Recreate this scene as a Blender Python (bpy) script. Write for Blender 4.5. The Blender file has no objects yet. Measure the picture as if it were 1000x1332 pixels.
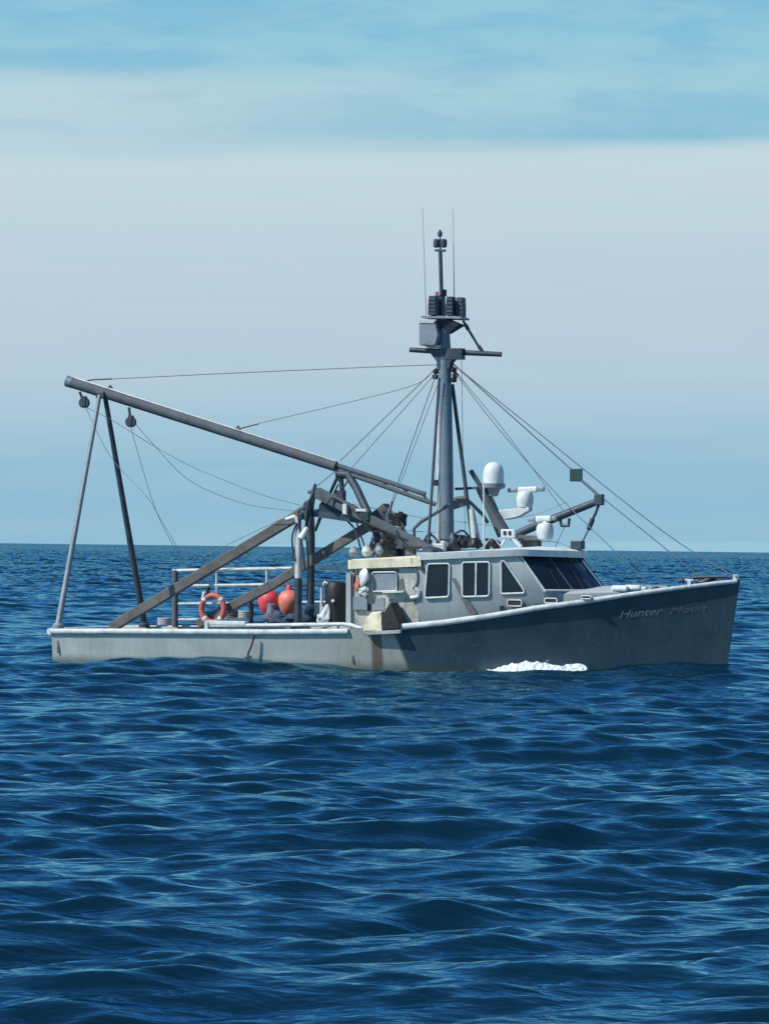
import bpy, bmesh, math, random
import numpy as np
from mathutils import Vector, Matrix
R = math.radians
random.seed(7)
SC = bpy.context.scene
COL = SC.collection

# ------------------------------------------------------------------ camera
FPX = 4950.0                      # focal length in photograph pixels
CAM_H, DIST = 2.81, 90.0
PITCH, ROLL = math.atan(45.5 / FPX), R(0.70)
cam_d = bpy.data.cameras.new("camera")
cam = bpy.data.objects.new("camera", cam_d); COL.objects.link(cam)
cam_d.sensor_fit = 'VERTICAL'; cam_d.sensor_height = 36.0; cam_d.sensor_width = 27.0
cam_d.lens = FPX / 1332 * 36.0
cam_d.clip_start = 0.5; cam_d.clip_end = 40000
CM = Matrix.Translation((0, 0, CAM_H)) @ Matrix.Rotation(R(90) + PITCH, 4, 'X') @ Matrix.Rotation(ROLL, 4, 'Z')
cam.matrix_world = CM
SC.camera = cam

# ------------------------------------------------------------------ sun and sky
SUN_DIR = Vector((-0.82, -0.37, 0.88)).normalized()      # towards the sun
sun_d = bpy.data.lights.new("sun", 'SUN'); sun_d.energy = 5.0; sun_d.angle = R(0.5)
sun_d.color = (1.0, 0.96, 0.88)
sun = bpy.data.objects.new("sun", sun_d); COL.objects.link(sun)
sun.rotation_mode = 'QUATERNION'; sun.rotation_quaternion = SUN_DIR.to_track_quat('Z', 'Y')
SC.view_settings.view_transform = 'Standard'; SC.view_settings.look = 'None'
SC.view_settings.exposure = 0.0; SC.view_settings.gamma = 1.0

def s2l(*c):
    return tuple(((v / 255) / 12.92 if v <= 10 else (((v / 255) + 0.055) / 1.055) ** 2.4) for v in c)

class N:
    """small node-tree helper"""
    def __init__(s, nt): s.nt = nt
    def new(s, t, **kw):
        n = s.nt.nodes.new(t)
        for k, v in kw.items():
            if k.startswith('_'): setattr(n, k[1:], v)
        return n
    def link(s, a, b): s.nt.links.new(a, b)
    def val(s, sock, v):
        if isinstance(v, bpy.types.NodeSocket): s.link(v, sock)
        else: sock.default_value = v
    def math(s, op, a, b=0.0, c=None, clamp=False):
        n = s.new('ShaderNodeMath', _operation=op, _use_clamp=clamp)
        s.val(n.inputs[0], a); s.val(n.inputs[1], b)
        if c is not None: s.val(n.inputs[2], c)
        return n.outputs[0]
    def ramp(s, fac, stops, interp='LINEAR'):
        n = s.new('ShaderNodeValToRGB'); cr = n.color_ramp; cr.interpolation = interp
        while len(cr.elements) < len(stops): cr.elements.new(0.5)
        for e, (p, c) in zip(cr.elements, stops):
            e.position = p; e.color = (c if isinstance(c, tuple) else (c, c, c)) + (1,) if not (isinstance(c, tuple) and len(c) == 4) else c
        s.link(fac, n.inputs[0]); return n.outputs[0]
    def mix(s, f, a, b, mode='MIX'):
        n = s.new('ShaderNodeMix', _data_type='RGBA', _blend_type=mode)
        s.val(n.inputs[0], f); s.val(n.inputs[6], a if isinstance(a, bpy.types.NodeSocket) else tuple(a) + (1,))
        s.val(n.inputs[7], b if isinstance(b, bpy.types.NodeSocket) else tuple(b) + (1,))
        return n.outputs[2]
    def noise(s, vec, scale, detail=4, rough=0.5, dist=0.0):
        n = s.new('ShaderNodeTexNoise'); s.link(vec, n.inputs['Vector'])
        n.inputs['Scale'].default_value = scale; n.inputs['Detail'].default_value = detail
        n.inputs['Roughness'].default_value = rough; n.inputs['Distortion'].default_value = dist
        return n.outputs['Fac']
    def mapping(s, vec, scale=(1, 1, 1), loc=(0, 0, 0), rot=(0, 0, 0)):
        n = s.new('ShaderNodeMapping'); s.link(vec, n.inputs[0])
        n.inputs['Scale'].default_value = scale; n.inputs['Location'].default_value = loc
        n.inputs['Rotation'].default_value = rot; return n.outputs[0]

W = bpy.data.worlds.new("World"); SC.world = W; W.use_nodes = True
nt = W.node_tree; nt.nodes.clear(); g = N(nt)
sky = g.new('ShaderNodeTexSky', _sky_type='NISHITA', _sun_disc=False)
sky.sun_elevation = math.asin(SUN_DIR.z); sky.sun_rotation = math.atan2(SUN_DIR.x, SUN_DIR.y)
sky.air_density = 1.0; sky.dust_density = 0.4; sky.ozone_density = 2.5; sky.altitude = 0
SKY_S = 0.115
tc = g.new('ShaderNodeTexCoord'); dirv = tc.outputs['Generated']
sep = g.new('ShaderNodeSeparateXYZ'); g.link(dirv, sep.inputs[0])
elev = sep.outputs['Z']; az = sep.outputs['X']
# thin stratus veils: long horizontal streaks of noise over the direction sphere
st = g.noise(g.mapping(dirv, (5, 5, 60)), 1.0, 5, 0.55)
st2 = g.noise(g.mapping(dirv, (14, 14, 150), (3.1, 0, 0)), 1.0, 4, 0.55)
warp = g.math('ADD', elev, g.math('MULTIPLY', g.math('SUBTRACT', st, 0.5), 0.012))
warp = g.math('ADD', warp, g.math('MULTIPLY', az, -0.02))
e8 = g.math('MULTIPLY', warp, 5.0, clamp=True)            # 0..0.2 in sin(elevation) -> 0..1
tint = g.ramp(e8, [
    (0.000, s2l(150, 196, 218)), (0.004, s2l(142, 188, 212)), (0.10, s2l(145, 188, 212)),
    (0.150, s2l(158, 195, 216)), (0.22, s2l(178, 202, 218)), (0.36, s2l(187, 207, 220)),
    (0.485, s2l(194, 214, 223)), (0.515, s2l(194, 215, 223)), (0.54, s2l(138, 191, 215)), (0.60, s2l(152, 200, 218)),
    (0.64, s2l(138, 194, 217)), (0.75, s2l(128, 190, 217)), (1.0, s2l(90, 155, 205))])
# a lower, paler cloud sheet to the left between the two blue bands
left = g.math('MULTIPLY', g.math('SUBTRACT', 0.06, az, clamp=True), 7.0, clamp=True)
band = g.ramp(e8, [(0.50, 0.0), (0.53, 1.0), (0.60, 1.0), (0.64, 0.0)])
tint = g.mix(g.math('MULTIPLY', g.math('MULTIPLY', left, band), 0.95), tint, s2l(186, 211, 221))
streak = g.ramp(st2, [(0.38, 0.0), (0.68, 1.0)])
tint = g.mix(g.math('MULTIPLY', streak, 0.12), tint, s2l(205, 222, 230))
wisp = g.noise(g.mapping(dirv, (26, 26, 120), (0.7, 0, 4.2), (0, R(4), 0)), 1.0, 6, 0.55, 0.15)
hi_ = g.ramp(e8, [(0.50, 0.0), (0.58, 1.0)])
tint = g.mix(g.math('MULTIPLY', g.math('MULTIPLY', g.ramp(wisp, [(0.42, 0.0), (0.66, 1.0)]), hi_), 0.36), tint, s2l(172, 214, 224))
tint = g.mix(g.math('MULTIPLY', g.math('MULTIPLY', g.ramp(wisp, [(0.40, 1.0), (0.52, 0.0)]), hi_), 0.22), tint, s2l(112, 178, 214))
fade = g.ramp(elev, [(0.14, 1.0), (0.24, 0.0)], 'EASE')
skyc = g.mix(1.0, sky.outputs[0], (SKY_S * 0.62, SKY_S * 0.98, SKY_S * 1.30), 'MULTIPLY')
comb = g.mix(fade, skyc, tint)
bg = g.new('ShaderNodeBackground'); g.link(comb, bg.inputs[0]); bg.inputs[1].default_value = 1.0
wo = g.new('ShaderNodeOutputWorld'); g.link(bg.outputs[0], wo.inputs[0])

# ------------------------------------------------------------------ materials
def material(name, base, rough=0.6, metal=0.0, var=0.12, vscale=3.0, rust=0.0, rust_c=(0.19, 0.075, 0.03), streaks=0.0, streak_c=(0.10, 0.09, 0.075), bump=0.02, spec=0.5):
    m = bpy.data.materials.new(name); m.use_nodes = True
    nt = m.node_tree; g = N(nt); b = nt.nodes['Principled BSDF']
    tc = g.new('ShaderNodeTexCoord'); v = tc.outputs['Object']
    n1 = g.noise(v, vscale, 6, 0.6)
    lo = tuple(c * (1 - var) for c in base); hi = tuple(min(1, c * (1 + var)) for c in base)
    c = g.mix(g.ramp(n1, [(0.3, 0.0), (0.7, 1.0)]), lo, hi)
    if streaks:
        n2 = g.noise(g.mapping(v, (7, 7, 0.9)), 1.0, 5, 0.6)
        c = g.mix(g.math('MULTIPLY', g.ramp(n2, [(0.50, 0.0), (0.75, 1.0)]), streaks), c, streak_c)
    if rust:
        n3 = g.noise(g.mapping(v, (2.2, 2.2, 1.2)), 1.6, 8, 0.65)
        c = g.mix(g.math('MULTIPLY', g.ramp(n3, [(0.56, 0.0), (0.68, 1.0)]), rust), c, rust_c)
    g.link(c, b.inputs['Base Color'])
    b.inputs['Metallic'].default_value = metal
    g.link(g.ramp(n1, [(0.2, rough * 0.85), (0.8, min(1, rough * 1.15))]), b.inputs['Roughness'])
    b.inputs['Specular IOR Level'].default_value = spec
    if bump:
        bn = g.new('ShaderNodeBump'); bn.inputs['Strength'].default_value = 0.5; bn.inputs['Distance'].default_value = bump
        g.link(g.noise(v, 9.0, 4, 0.6), bn.inputs['Height']); g.link(bn.outputs[0], b.inputs['Normal'])
    return m

M = {}
M['white'] = material('white_gelcoat', (0.60, 0.64, 0.62), 0.5, var=0.16, streaks=0.35, rust=0.12, bump=0.004)
M['guard'] = material('white_rubbing_rail', (0.52, 0.56, 0.55), 0.6, var=0.25, vscale=5, streaks=0.35, rust=0.1, bump=0.01)
M['cream'] = material('stained_cream_paint', (0.80, 0.73, 0.52), 0.6, var=0.15, rust=0.75, rust_c=(0.33, 0.16, 0.05), streaks=0.3)
M['house'] = material('grey_house_paint', (0.36, 0.405, 0.40), 0.5, var=0.10, vscale=1.5, streaks=0.30, streak_c=(0.20, 0.20, 0.18), bump=0.006)
M['shelter'] = material('worn_grey_paint', (0.36, 0.38, 0.34), 0.65, var=0.35, vscale=4, rust=0.30, streaks=0.6, streak_c=(0.13, 0.12, 0.10))
M['steel'] = material('weathered_galvanised_steel', (0.080, 0.098, 0.112), 0.8, metal=0.0, var=0.3, rust=0.35, bump=0.01)
M['lightsteel'] = material('pale_painted_pipe', (0.50, 0.52, 0.50), 0.5, metal=0.1, var=0.2, rust=0.3)
M['legsteel'] = material('grey_steel_tube', (0.20, 0.235, 0.26), 0.5, metal=0.1, var=0.2, rust=0.2)
M['float'] = material('weathered_white_plastic', (0.50, 0.53, 0.50), 0.7, var=0.3, vscale=12, streaks=0.5)
M['floatgrey'] = material('weathered_grey_plastic', (0.25, 0.28, 0.29), 0.7, var=0.3, vscale=12)
M['dark'] = material('dark_painted_steel', (0.034, 0.052, 0.070), 0.55, metal=0.1, var=0.4, rust=0.35, rust_c=(0.08, 0.04, 0.025))
M['brown'] = material('rusted_beam', (0.10, 0.10, 0.095), 0.7, var=0.35, rust=0.6, rust_c=(0.13, 0.07, 0.04))
M['mast'] = material('grey_mast_paint', (0.12, 0.17, 0.21), 0.5, var=0.15, streaks=0.3, streak_c=(0.12, 0.13, 0.13))
M['black'] = material('black_rubber', (0.012, 0.013, 0.015), 0.55, var=0.3)
M['glass'] = material('dark_window_glass', (0.008, 0.014, 0.022), 0.06, var=0.2, bump=0.0, spec=0.5)
M['frame'] = material('aluminium_window_frame', (0.52, 0.55, 0.54), 0.5, var=0.2, streaks=0.3)
M['wire'] = material('grey_wire_rope', (0.14, 0.17, 0.19), 0.6, metal=0.3)
M['wirelight'] = material('pale_rope', (0.32, 0.34, 0.34), 0.8)
M['red'] = material('faded_red_plastic', (0.62, 0.07, 0.09), 0.45, var=0.2)
M['orange'] = material('faded_orange_plastic', (0.62, 0.19, 0.13), 0.5, var=0.25)
M['ring'] = material('faded_orange_foam', (0.45, 0.11, 0.085), 0.6, var=0.25)
M['net'] = material('mauve_grey_netting', (0.15, 0.15, 0.20), 0.9, var=0.5, vscale=14, bump=0.05)
M['bluenet'] = material('dark_blue_netting', (0.02, 0.05, 0.09), 0.9, var=0.5, vscale=14, bump=0.05)
M['deck'] = material('grey_deck_paint', (0.16, 0.18, 0.18), 0.8, var=0.25)
M['letter'] = material('faded_lettering', (0.16, 0.20, 0.21), 0.6, var=0.45, vscale=20)
M['letterfaint'] = material('worn_lettering', (0.085, 0.12, 0.14), 0.6, var=0.45, vscale=20)
M['green'] = material('green_paint', (0.010, 0.045, 0.038), 0.5)

def hull_material():
    m = bpy.data.materials.new('hull_paint'); m.use_nodes = True
    nt = m.node_tree; g = N(nt); b = nt.nodes['Principled BSDF']
    tc = g.new('ShaderNodeTexCoord'); v = tc.outputs['Object']
    sp = g.new('ShaderNodeSeparateXYZ'); g.link(v, sp.inputs[0]); x, z = sp.outputs['X'], sp.outputs['Z']
    n1 = g.noise(v, 1.3, 6, 0.6); fine = g.noise(g.mapping(v, (6, 6, 1.0)), 1.5, 6, 0.65)
    aft = g.mix(g.ramp(n1, [(0.3, 0.0), (0.7, 1.0)]), (0.30, 0.335, 0.325), (0.41, 0.445, 0.425))
    aft = g.mix(g.math('MULTIPLY', g.ramp(fine, [(0.48, 0.0), (0.72, 1.0)]), 0.6), aft, (0.27, 0.29, 0.25))
    mid = g.mix(g.ramp(fine, [(0.35, 0.0), (0.7, 1.0)]), (0.27, 0.28, 0.25), (0.36, 0.38, 0.35))
    fwd = g.mix(g.ramp(n1, [(0.3, 0.0), (0.7, 1.0)]), (0.017, 0.042, 0.064), (0.031, 0.064, 0.086))
    fwd = g.mix(g.math('MULTIPLY', g.ramp(fine, [(0.50, 0.0), (0.80, 1.0)]), 0.22), fwd, (0.11, 0.135, 0.14))
    # paint changes: aft light grey -> chafed worn side plate -> slate bow paint
    jx = g.math('ADD', x, g.math('MULTIPLY', g.math('SUBTRACT', n1, 0.5), 0.5))
    a2 = g.math('MULTIPLY', g.math('SUBTRACT', jx, XM0), 0.8, clamp=True)
    c = g.mix(a2, aft, mid)
    slant = g.math('ADD', x, g.math('MULTIPLY', z, 0.35))
    a3 = g.math('MULTIPLY', g.math('SUBTRACT', slant, XM1), 12.0, clamp=True)
    c = g.mix(a3, c, fwd)
    scr = g.noise(g.mapping(v, (3.0, 3.0, 9.0), (5, 0, 2)), 1.6, 9, 0.75)
    c = g.mix(g.math('MULTIPLY', g.ramp(scr, [(0.60, 0.0), (0.68, 1.0)]), 0.20), c, (0.33, 0.34, 0.31))
    drip = g.noise(g.mapping(v, (11, 11, 0.45), (2, 7, 0)), 1.0, 6, 0.7)
    c = g.mix(g.math('MULTIPLY', g.ramp(drip, [(0.58, 0.0), (0.76, 1.0)]), 0.35), c, (0.13, 0.10, 0.075))
    # rust running down from the chute
    d1 = g.math('ABSOLUTE', g.math('SUBTRACT', g.math('ADD', x, g.math('MULTIPLY', g.math('SUBTRACT', fine, 0.5), 0.12)), XR))
    r1 = g.math('MULTIPLY', g.math('SUBTRACT', 0.15, d1), 18.0, clamp=True)
    c = g.mix(g.math('MULTIPLY', r1, 0.85), c, (0.11, 0.065, 0.045))
    # weed and scum at the waterline
    wl = g.math('MULTIPLY', g.math('SUBTRACT', g.math('ADD', 0.12, g.math('MULTIPLY', n1, 0.12)), z), 5.0, clamp=True)
    c = g.mix(g.math('MULTIPLY', wl, 0.75), c, (0.05, 0.065, 0.05))
    g.link(c, b.inputs['Base Color']); b.inputs['Roughness'].default_value = 0.5
    bn = g.new('ShaderNodeBump'); bn.inputs['Strength'].default_value = 0.35; bn.inputs['Distance'].default_value = 0.03
    g.link(g.noise(g.mapping(v, (1, 1, 2)), 1.4, 3, 0.5), bn.inputs['Height']); g.link(bn.outputs[0], b.inputs['Normal'])
    return m

# ------------------------------------------------------------------ boat frame and picture-to-boat helper
YAW = R(-20)
BOAT = bpy.data.objects.new('fishing_boat', None); COL.objects.link(BOAT)
BOAT.location = (0.27, DIST, 0.0); BOAT.rotation_euler = (0, 0, YAW)
BOAT['label'] = 'grey fishing boat with tall mast and long stern boom on the open sea'
BOAT['category'] = 'boat'
BM = Matrix.Translation(BOAT.location) @ Matrix.Rotation(YAW, 4, 'Z'); BI = BM.inverted()
CO = BI @ CM.translation
def P(px, py, y):
    """point of the boat at lateral offset y that the photograph shows at (px, py)"""
    d = BI.to_3x3() @ (CM.to_3x3() @ Vector(((px - 500) / FPX, (666 - py) / FPX, -1)))
    t = (y - CO.y) / d.y
    return CO + d * t

# ------------------------------------------------------------------ mesh helpers
def mk(name, bm, mat, parent=None, smooth=False, bevel=0.0):
    me = bpy.data.meshes.new(name)
    bmesh.ops.recalc_face_normals(bm, faces=bm.faces)
    bm.to_mesh(me); bm.free()
    for mm in (mat if isinstance(mat, list) else [mat]): me.materials.append(mm)
    if smooth:
        me.polygons.foreach_set('use_smooth', [True] * len(me.polygons))
        try: me.set_sharp_from_angle(angle=R(40))
        except Exception: pass
    o = bpy.data.objects.new(name, me); COL.objects.link(o)
    if parent: o.parent = parent
    if bevel:
        bv = o.modifiers.new('bevel', 'BEVEL'); bv.width = bevel; bv.segments = 2; bv.limit_method = 'ANGLE'
    return o
def B(): return bmesh.new()
def frame_of(d, up=Vector((0, 0, 1))):
    d = d.normalized()
    if abs(d.dot(up)) > 0.97: up = Vector((0, 1, 0))
    a = d.cross(up).normalized(); b = a.cross(d).normalized()
    return a, b
def tube(bm, pts, r, n=10, caps=True):
    pts = [Vector(p) for p in pts]; rs = r if isinstance(r, (list, tuple)) else [r] * len(pts)
    rings = []; ref = None
    for i, p in enumerate(pts):
        d = (pts[min(i + 1, len(pts) - 1)] - pts[max(i - 1, 0)])
        a, b = frame_of(d, ref if ref is not None else Vector((0, 0, 1)))
        ref = b
        rings.append([bm.verts.new(p + a * math.cos(2 * math.pi * k / n) * rs[i] + b * math.sin(2 * math.pi * k / n) * rs[i]) for k in range(n)])
    for q, w in zip(rings, rings[1:]):
        for k in range(n): bm.faces.new((q[k], q[(k + 1) % n], w[(k + 1) % n], w[k]))
    if caps: bm.faces.new(rings[0]); bm.faces.new(rings[-1])
    return bm
def beam(bm, p, q, w, h, w2=None, h2=None):
    """rectangular bar from p to q: w across, h in its own upright direction"""
    p, q = Vector(p), Vector(q); a, b = frame_of(q - p)
    w2 = w if w2 is None else w2; h2 = h if h2 is None else h2
    rings = []
    for c, ww, hh in ((p, w, h), (q, w2, h2)):
        rings.append([bm.verts.new(c + a * sx * ww / 2 + b * sz * hh / 2) for sx, sz in ((-1, -1), (1, -1), (1, 1), (-1, 1))])
    for k in range(4): bm.faces.new((rings[0][k], rings[0][(k + 1) % 4], rings[1][(k + 1) % 4], rings[1][k]))
    bm.faces.new(rings[0]); bm.faces.new(rings[1]); return bm
def box(bm, c, s, rot=None):
    m = Matrix.Translation(c) @ (rot.to_4x4() if rot else Matrix.Identity(4)) @ Matrix.Diagonal((s[0], s[1], s[2], 1))
    bmesh.ops.create_cube(bm, size=1.0, matrix=m); return bm
def lathe(bm, prof, c=(0, 0, 0), n=24, axis=None):
    """prof = [(radius, height)...] round the vertical through c"""
    c = Vector(c); rot = axis.to_track_quat('Z', 'Y').to_matrix() if axis is not None else Matrix.Identity(3)
    rings = []
    for r, z in prof:
        rr = max(r, 1e-4)
        rings.append([bm.verts.new(c + rot @ Vector((rr * math.cos(2 * math.pi * k / n), rr * math.sin(2 * math.pi * k / n), z))) for k in range(n)])
    for q, w in zip(rings, rings[1:]):
        for k in range(n): bm.faces.new((q[k], q[(k + 1) % n], w[(k + 1) % n], w[k]))
    bm.faces.new(rings[0]); bm.faces.new(rings[-1]); return bm
def prism(bm, pts, y0, y1):
    """outline in the boat's x-z plane, thick from y0 to y1"""
    a = [bm.verts.new((p[0], y0, p[1])) for p in pts]; b = [bm.verts.new((p[0], y1, p[1])) for p in pts]
    n = len(pts)
    for k in range(n): bm.faces.new((a[k], a[(k + 1) % n], b[(k + 1) % n], b[k]))
    bm.faces.new(a); bm.faces.new(b); return bm
def XZ(pts, y): return [(lambda v: (v.x, v.z))(P(a, b, y)) for a, b in pts]
def rounded(pts, r, n=4):
    out = []; m = len(pts); V = [Vector(p) for p in pts]
    for i in range(m):
        p, a, b = V[i], V[i - 1], V[(i + 1) % m]
        da, db = (a - p).normalized(), (b - p).normalized()
        p0, p1 = p + da * r, p + db * r
        for k in range(n + 1):
            t = k / n; out.append(tuple(p0 * (1 - t) ** 2 + p * 2 * t * (1 - t) + p1 * t * t))
    return out
def sag(p, q, s, n=12):
    p, q = Vector(p), Vector(q)
    return [p.lerp(q, k / n) - Vector((0, 0, 4 * s * (k / n) * (1 - k / n))) for k in range(n + 1)]
def smooth_line(v, k=6):
    if len(v) < 3: return v
    out = []; w = [v[0] * 2 - v[1]] + v + [v[-1] * 2 - v[-2]]
    for i in range(1, len(w) - 2):
        a, b, c, d = w[i - 1:i + 3]
        for j in range(k):
            t = j / k; out.append(0.5 * ((2 * b) + (c - a) * t + (2 * a - 5 * b + 4 * c - d) * t * t + (3 * b - a - 3 * c + d) * t ** 3))
    return out + [v[-1]]
def lump(bm, c, s, amp=0.18, seed=0, sub=3):
    rnd = random.Random(seed)
    ret = bmesh.ops.create_icosphere(bm, subdivisions=sub, radius=1.0)
    ph = [(Vector((rnd.uniform(-1, 1), rnd.uniform(-1, 1), rnd.uniform(-1, 1))).normalized(), rnd.uniform(2, 7), rnd.uniform(0, 6.28)) for _ in range(9)]
    for v in ret['verts']:
        n = v.co.normalized(); d = 1 + sum(math.sin(f * n.dot(a) + o) for a, f, o in ph) * amp / 3
        v.co = Vector(c) + Vector((n.x * s[0] * d, n.y * s[1] * d, n.z * s[2] * d))
    return bm

# ------------------------------------------------------------------ hull
def bd(t):  # half beam at the sheer
    return 2.05 * (0.92 + 0.08 * min(1, t / 0.35)) * (1 - max(0.0, (t - 0.50) / 0.50) ** 2.3)
def bw(t):  # half beam under water
    return 1.78 * (0.95 + 0.05 * min(1, t / 0.35)) * (1 - max(0.0, (t - 0.42) / 0.58) ** 1.7)
XS = P(67, 820, -bd(0)).x
stem_top, stem_bot = P(962, 754, 0), P(946, 862, 0)
LTOP = stem_top.x - XS
sheer_px = [(67, 818), (150, 818), (250, 818.5), (350, 819), (453, 818), (517, 812.5), (575, 807), (640, 798), (700, 788), (760, 780), (820, 771), (880, 763), (930, 757), (962, 753)]
SH = []
for px, py in sheer_px:
    t = 0.5
    for _ in range(30):
        p = P(px, py, -bd(min(1, max(0, t)))); t = 0.5 * t + 0.5 * (p.x - XS) / LTOP
    SH.append((min(1, max(0, t)), p.z))
SH[0] = (0, SH[0][1]); SH[-1] = (1, stem_top.z)
def sheer(t):
    return float(np.interp(t, [a for a, _ in SH], [b for _, b in SH]))
ZK = -0.7
def hull_pt(t, z, side=-1, off=0.0):
    zs = sheer(t); s = (z - ZK) / (zs - ZK)
    w = bw(t) + (bd(t) - bw(t)) * s ** (1.0 + 0.8 * max(0, t - 0.5))
    xb = stem_bot.x + (stem_top.x - stem_bot.x) * ((z - stem_bot.z) / (stem_top.z - stem_bot.z))
    x = XS + t * LTOP + (xb - stem_top.x) * t ** 6
    return Vector((x, side * max(0.012 * (1 if t > .995 else 1), w + off), z))
def t_at(px, py):
    t = 0.5
    for _ in range(40):
        z = P(px, py, -bd(t) * 0.97).z
        y = hull_pt(t, z).y; p = P(px, py, y); t = min(1, max(0, 0.5 * t + 0.5 * (p.x - XS) / LTOP))
    return t, p.z
XM0 = P(395, 840, -1.9).x; XM1 = P(521, 835, -1.9).x + 0.12; XR = P(491, 840, -1.9).x
M['hull'] = hull_material()
NT, NV = 72, 14
bm = B()
def tt(i): return i / NT
grid = {}
for side in (-1, 1):
    for i in range(NT + 1):
        for j in range(NV + 1):
            t = tt(i); z = ZK + (sheer(t) - ZK) * j / NV
            grid[side, i, j] = bm.verts.new(hull_pt(t, z, side))
        # inner face of the bulwark
        t = tt(i); zs = sheer(t)
        pt = hull_pt(t, zs, side); inn = max(0.005, abs(pt.y) - 0.09)
        grid[side, i, 'a'] = bm.verts.new((pt.x - (0.1 * t ** 6), side * inn, zs))
        pt2 = hull_pt(t, zs - 0.42, side); inn2 = max(0.004, abs(pt2.y) - 0.09)
        grid[side, i, 'b'] = bm.verts.new((pt2.x - (0.1 * t ** 6), side * inn2, zs - 0.42))
for side in (-1, 1):
    for i in range(NT):
        for j in range(NV):
            bm.faces.new((grid[side, i, j], grid[side, i + 1, j], grid[side, i + 1, j + 1], grid[side, i, j + 1]))
        bm.faces.new((grid[side, i, NV], grid[side, i + 1, NV], grid[side, i + 1, 'a'], grid[side, i, 'a']))
        bm.faces.new((grid[side, i, 'a'], grid[side, i + 1, 'a'], grid[side, i + 1, 'b'], grid[side, i, 'b']))
for j in range(NV):
    bm.faces.new((grid[-1, 0, j], grid[1, 0, j], grid[1, 0, j + 1], grid[-1, 0, j + 1]))
    bm.faces.new((grid[-1, NT, j], grid[1, NT, j], grid[1, NT, j + 1], grid[-1, NT, j + 1]))
for i in range(NT): bm.faces.new((grid[-1, i, 0], grid[-1, i + 1, 0], grid[1, i + 1, 0], grid[1, i, 0]))
HULL = mk('hull', bm, M['hull'], BOAT, smooth=True)
# deck sheet inside the bulwark
bm = B(); L = []
for i in range(NT + 1):
    t = tt(i); z = sheer(t) - 0.41; p = hull_pt(t, z, 1); w = max(0.003, p.y - 0.085)
    L.append((bm.verts.new((p.x, -w, z)), bm.verts.new((p.x, 0, z + 0.03)), bm.verts.new((p.x, w, z))))
for a, b in zip(L, L[1:]):
    bm.faces.new((a[0], b[0], b[1], a[1])); bm.faces.new((a[1], b[1], b[2], a[2]))
mk('deck', bm, M['deck'], BOAT)
# rubbing rails
def guard(t0, t1, side, r0, r1, drop=0.075, n=40):
    bm = B(); rings = []
    for k in range(n + 1):
        t = t0 + (t1 - t0) * k / n; r = r0 + (r1 - r0) * k / n
        p = hull_pt(min(t, 1), sheer(t) - drop * r / r0 + 0.015, side)
        ring = []
        for q in range(10):
            a = 2 * math.pi * q / 10
            ring.append(bm.verts.new(p + Vector((0, side * (0.05 * math.cos(a) + 0.02), r * math.sin(a)))))
        rings.append(ring)
    for a, b in zip(rings, rings[1:]):
        for q in range(10): bm.faces.new((a[q], a[(q + 1) % 10], b[(q + 1) % 10], b[q]))
    bm.faces.new(rings[0]); bm.faces.new(rings[-1])
    return mk('rubbing_rail', bm, M['guard'], HULL, smooth=True)
T1 = t_at(453, 820)[0]; T2 = t_at(518, 815)[0]
guard(0.0, T1, -1, 0.07, 0.07); guard(T2, 0.997, -1, 0.075, 0.05, n=70)
guard(0.0, 0.997, 1, 0.085, 0.06, n=90)
bm = B(); z = sheer(0)
tube(bm, [(XS - 0.03, -1.9, z - 0.06), (XS - 0.03, 1.9, z - 0.06)], 0.085)
mk('transom_rail', bm, M['guard'], HULL, smooth=True)
# raised pipe along the near quarter with its white bracket box
bm = B(); tube(bm, [P(270, 814, -1.8), P(350, 813.5, -1.8), P(445, 812, -1.8), P(456, 813, -1.85), P(478, 821, -1.9)], 0.05)
mk('gunwale_pipe', bm, M['guard'], HULL, smooth=True)
bm = B(); a = P(270, 814, -1.8)
box(bm, a + Vector((0, 0, 0.0)), (0.10, 0.16, 0.24)); box(bm, P(297, 810.5, -1.75), (0.95, 0.22, 0.10))
mk('rail_bracket', bm, M['guard'], HULL, bevel=0.02)
# pipe stanchions under the raised pipe
for px in (330, 390, 440):
    bm = B(); p = P(px, 813, -1.8); tube(bm, [p, p - Vector((0, 0, 0.2))], 0.025, 8)
    mk('pipe_stanchion', bm, M['steel'], HULL)
# mooring line hanging over the side
bm = B(); tube(bm, [P(331, 826, -2.12), P(328, 838, -2.11), P(323, 850, -2.09), P(321, 872, -2.06)], 0.022, 8)
tube(bm, [P(318, 856, -2.1), P(326, 854, -2.1), P(328, 860, -2.1)], 0.03, 8)
mk('mooring_line', bm, M['black'], HULL, smooth=True)
# riveted freeing ports / scuppers
for px, py, w, h in ((76, 838, 0.05, 0.42), (459, 856, 0.05, 0.22)):
    t, z = t_at(px, py); bm = B(); p = hull_pt(t, z, -1, 0.006); box(bm, p, (w, 0.012, h)); mk('scupper', bm, M['steel'], HULL)
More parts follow.
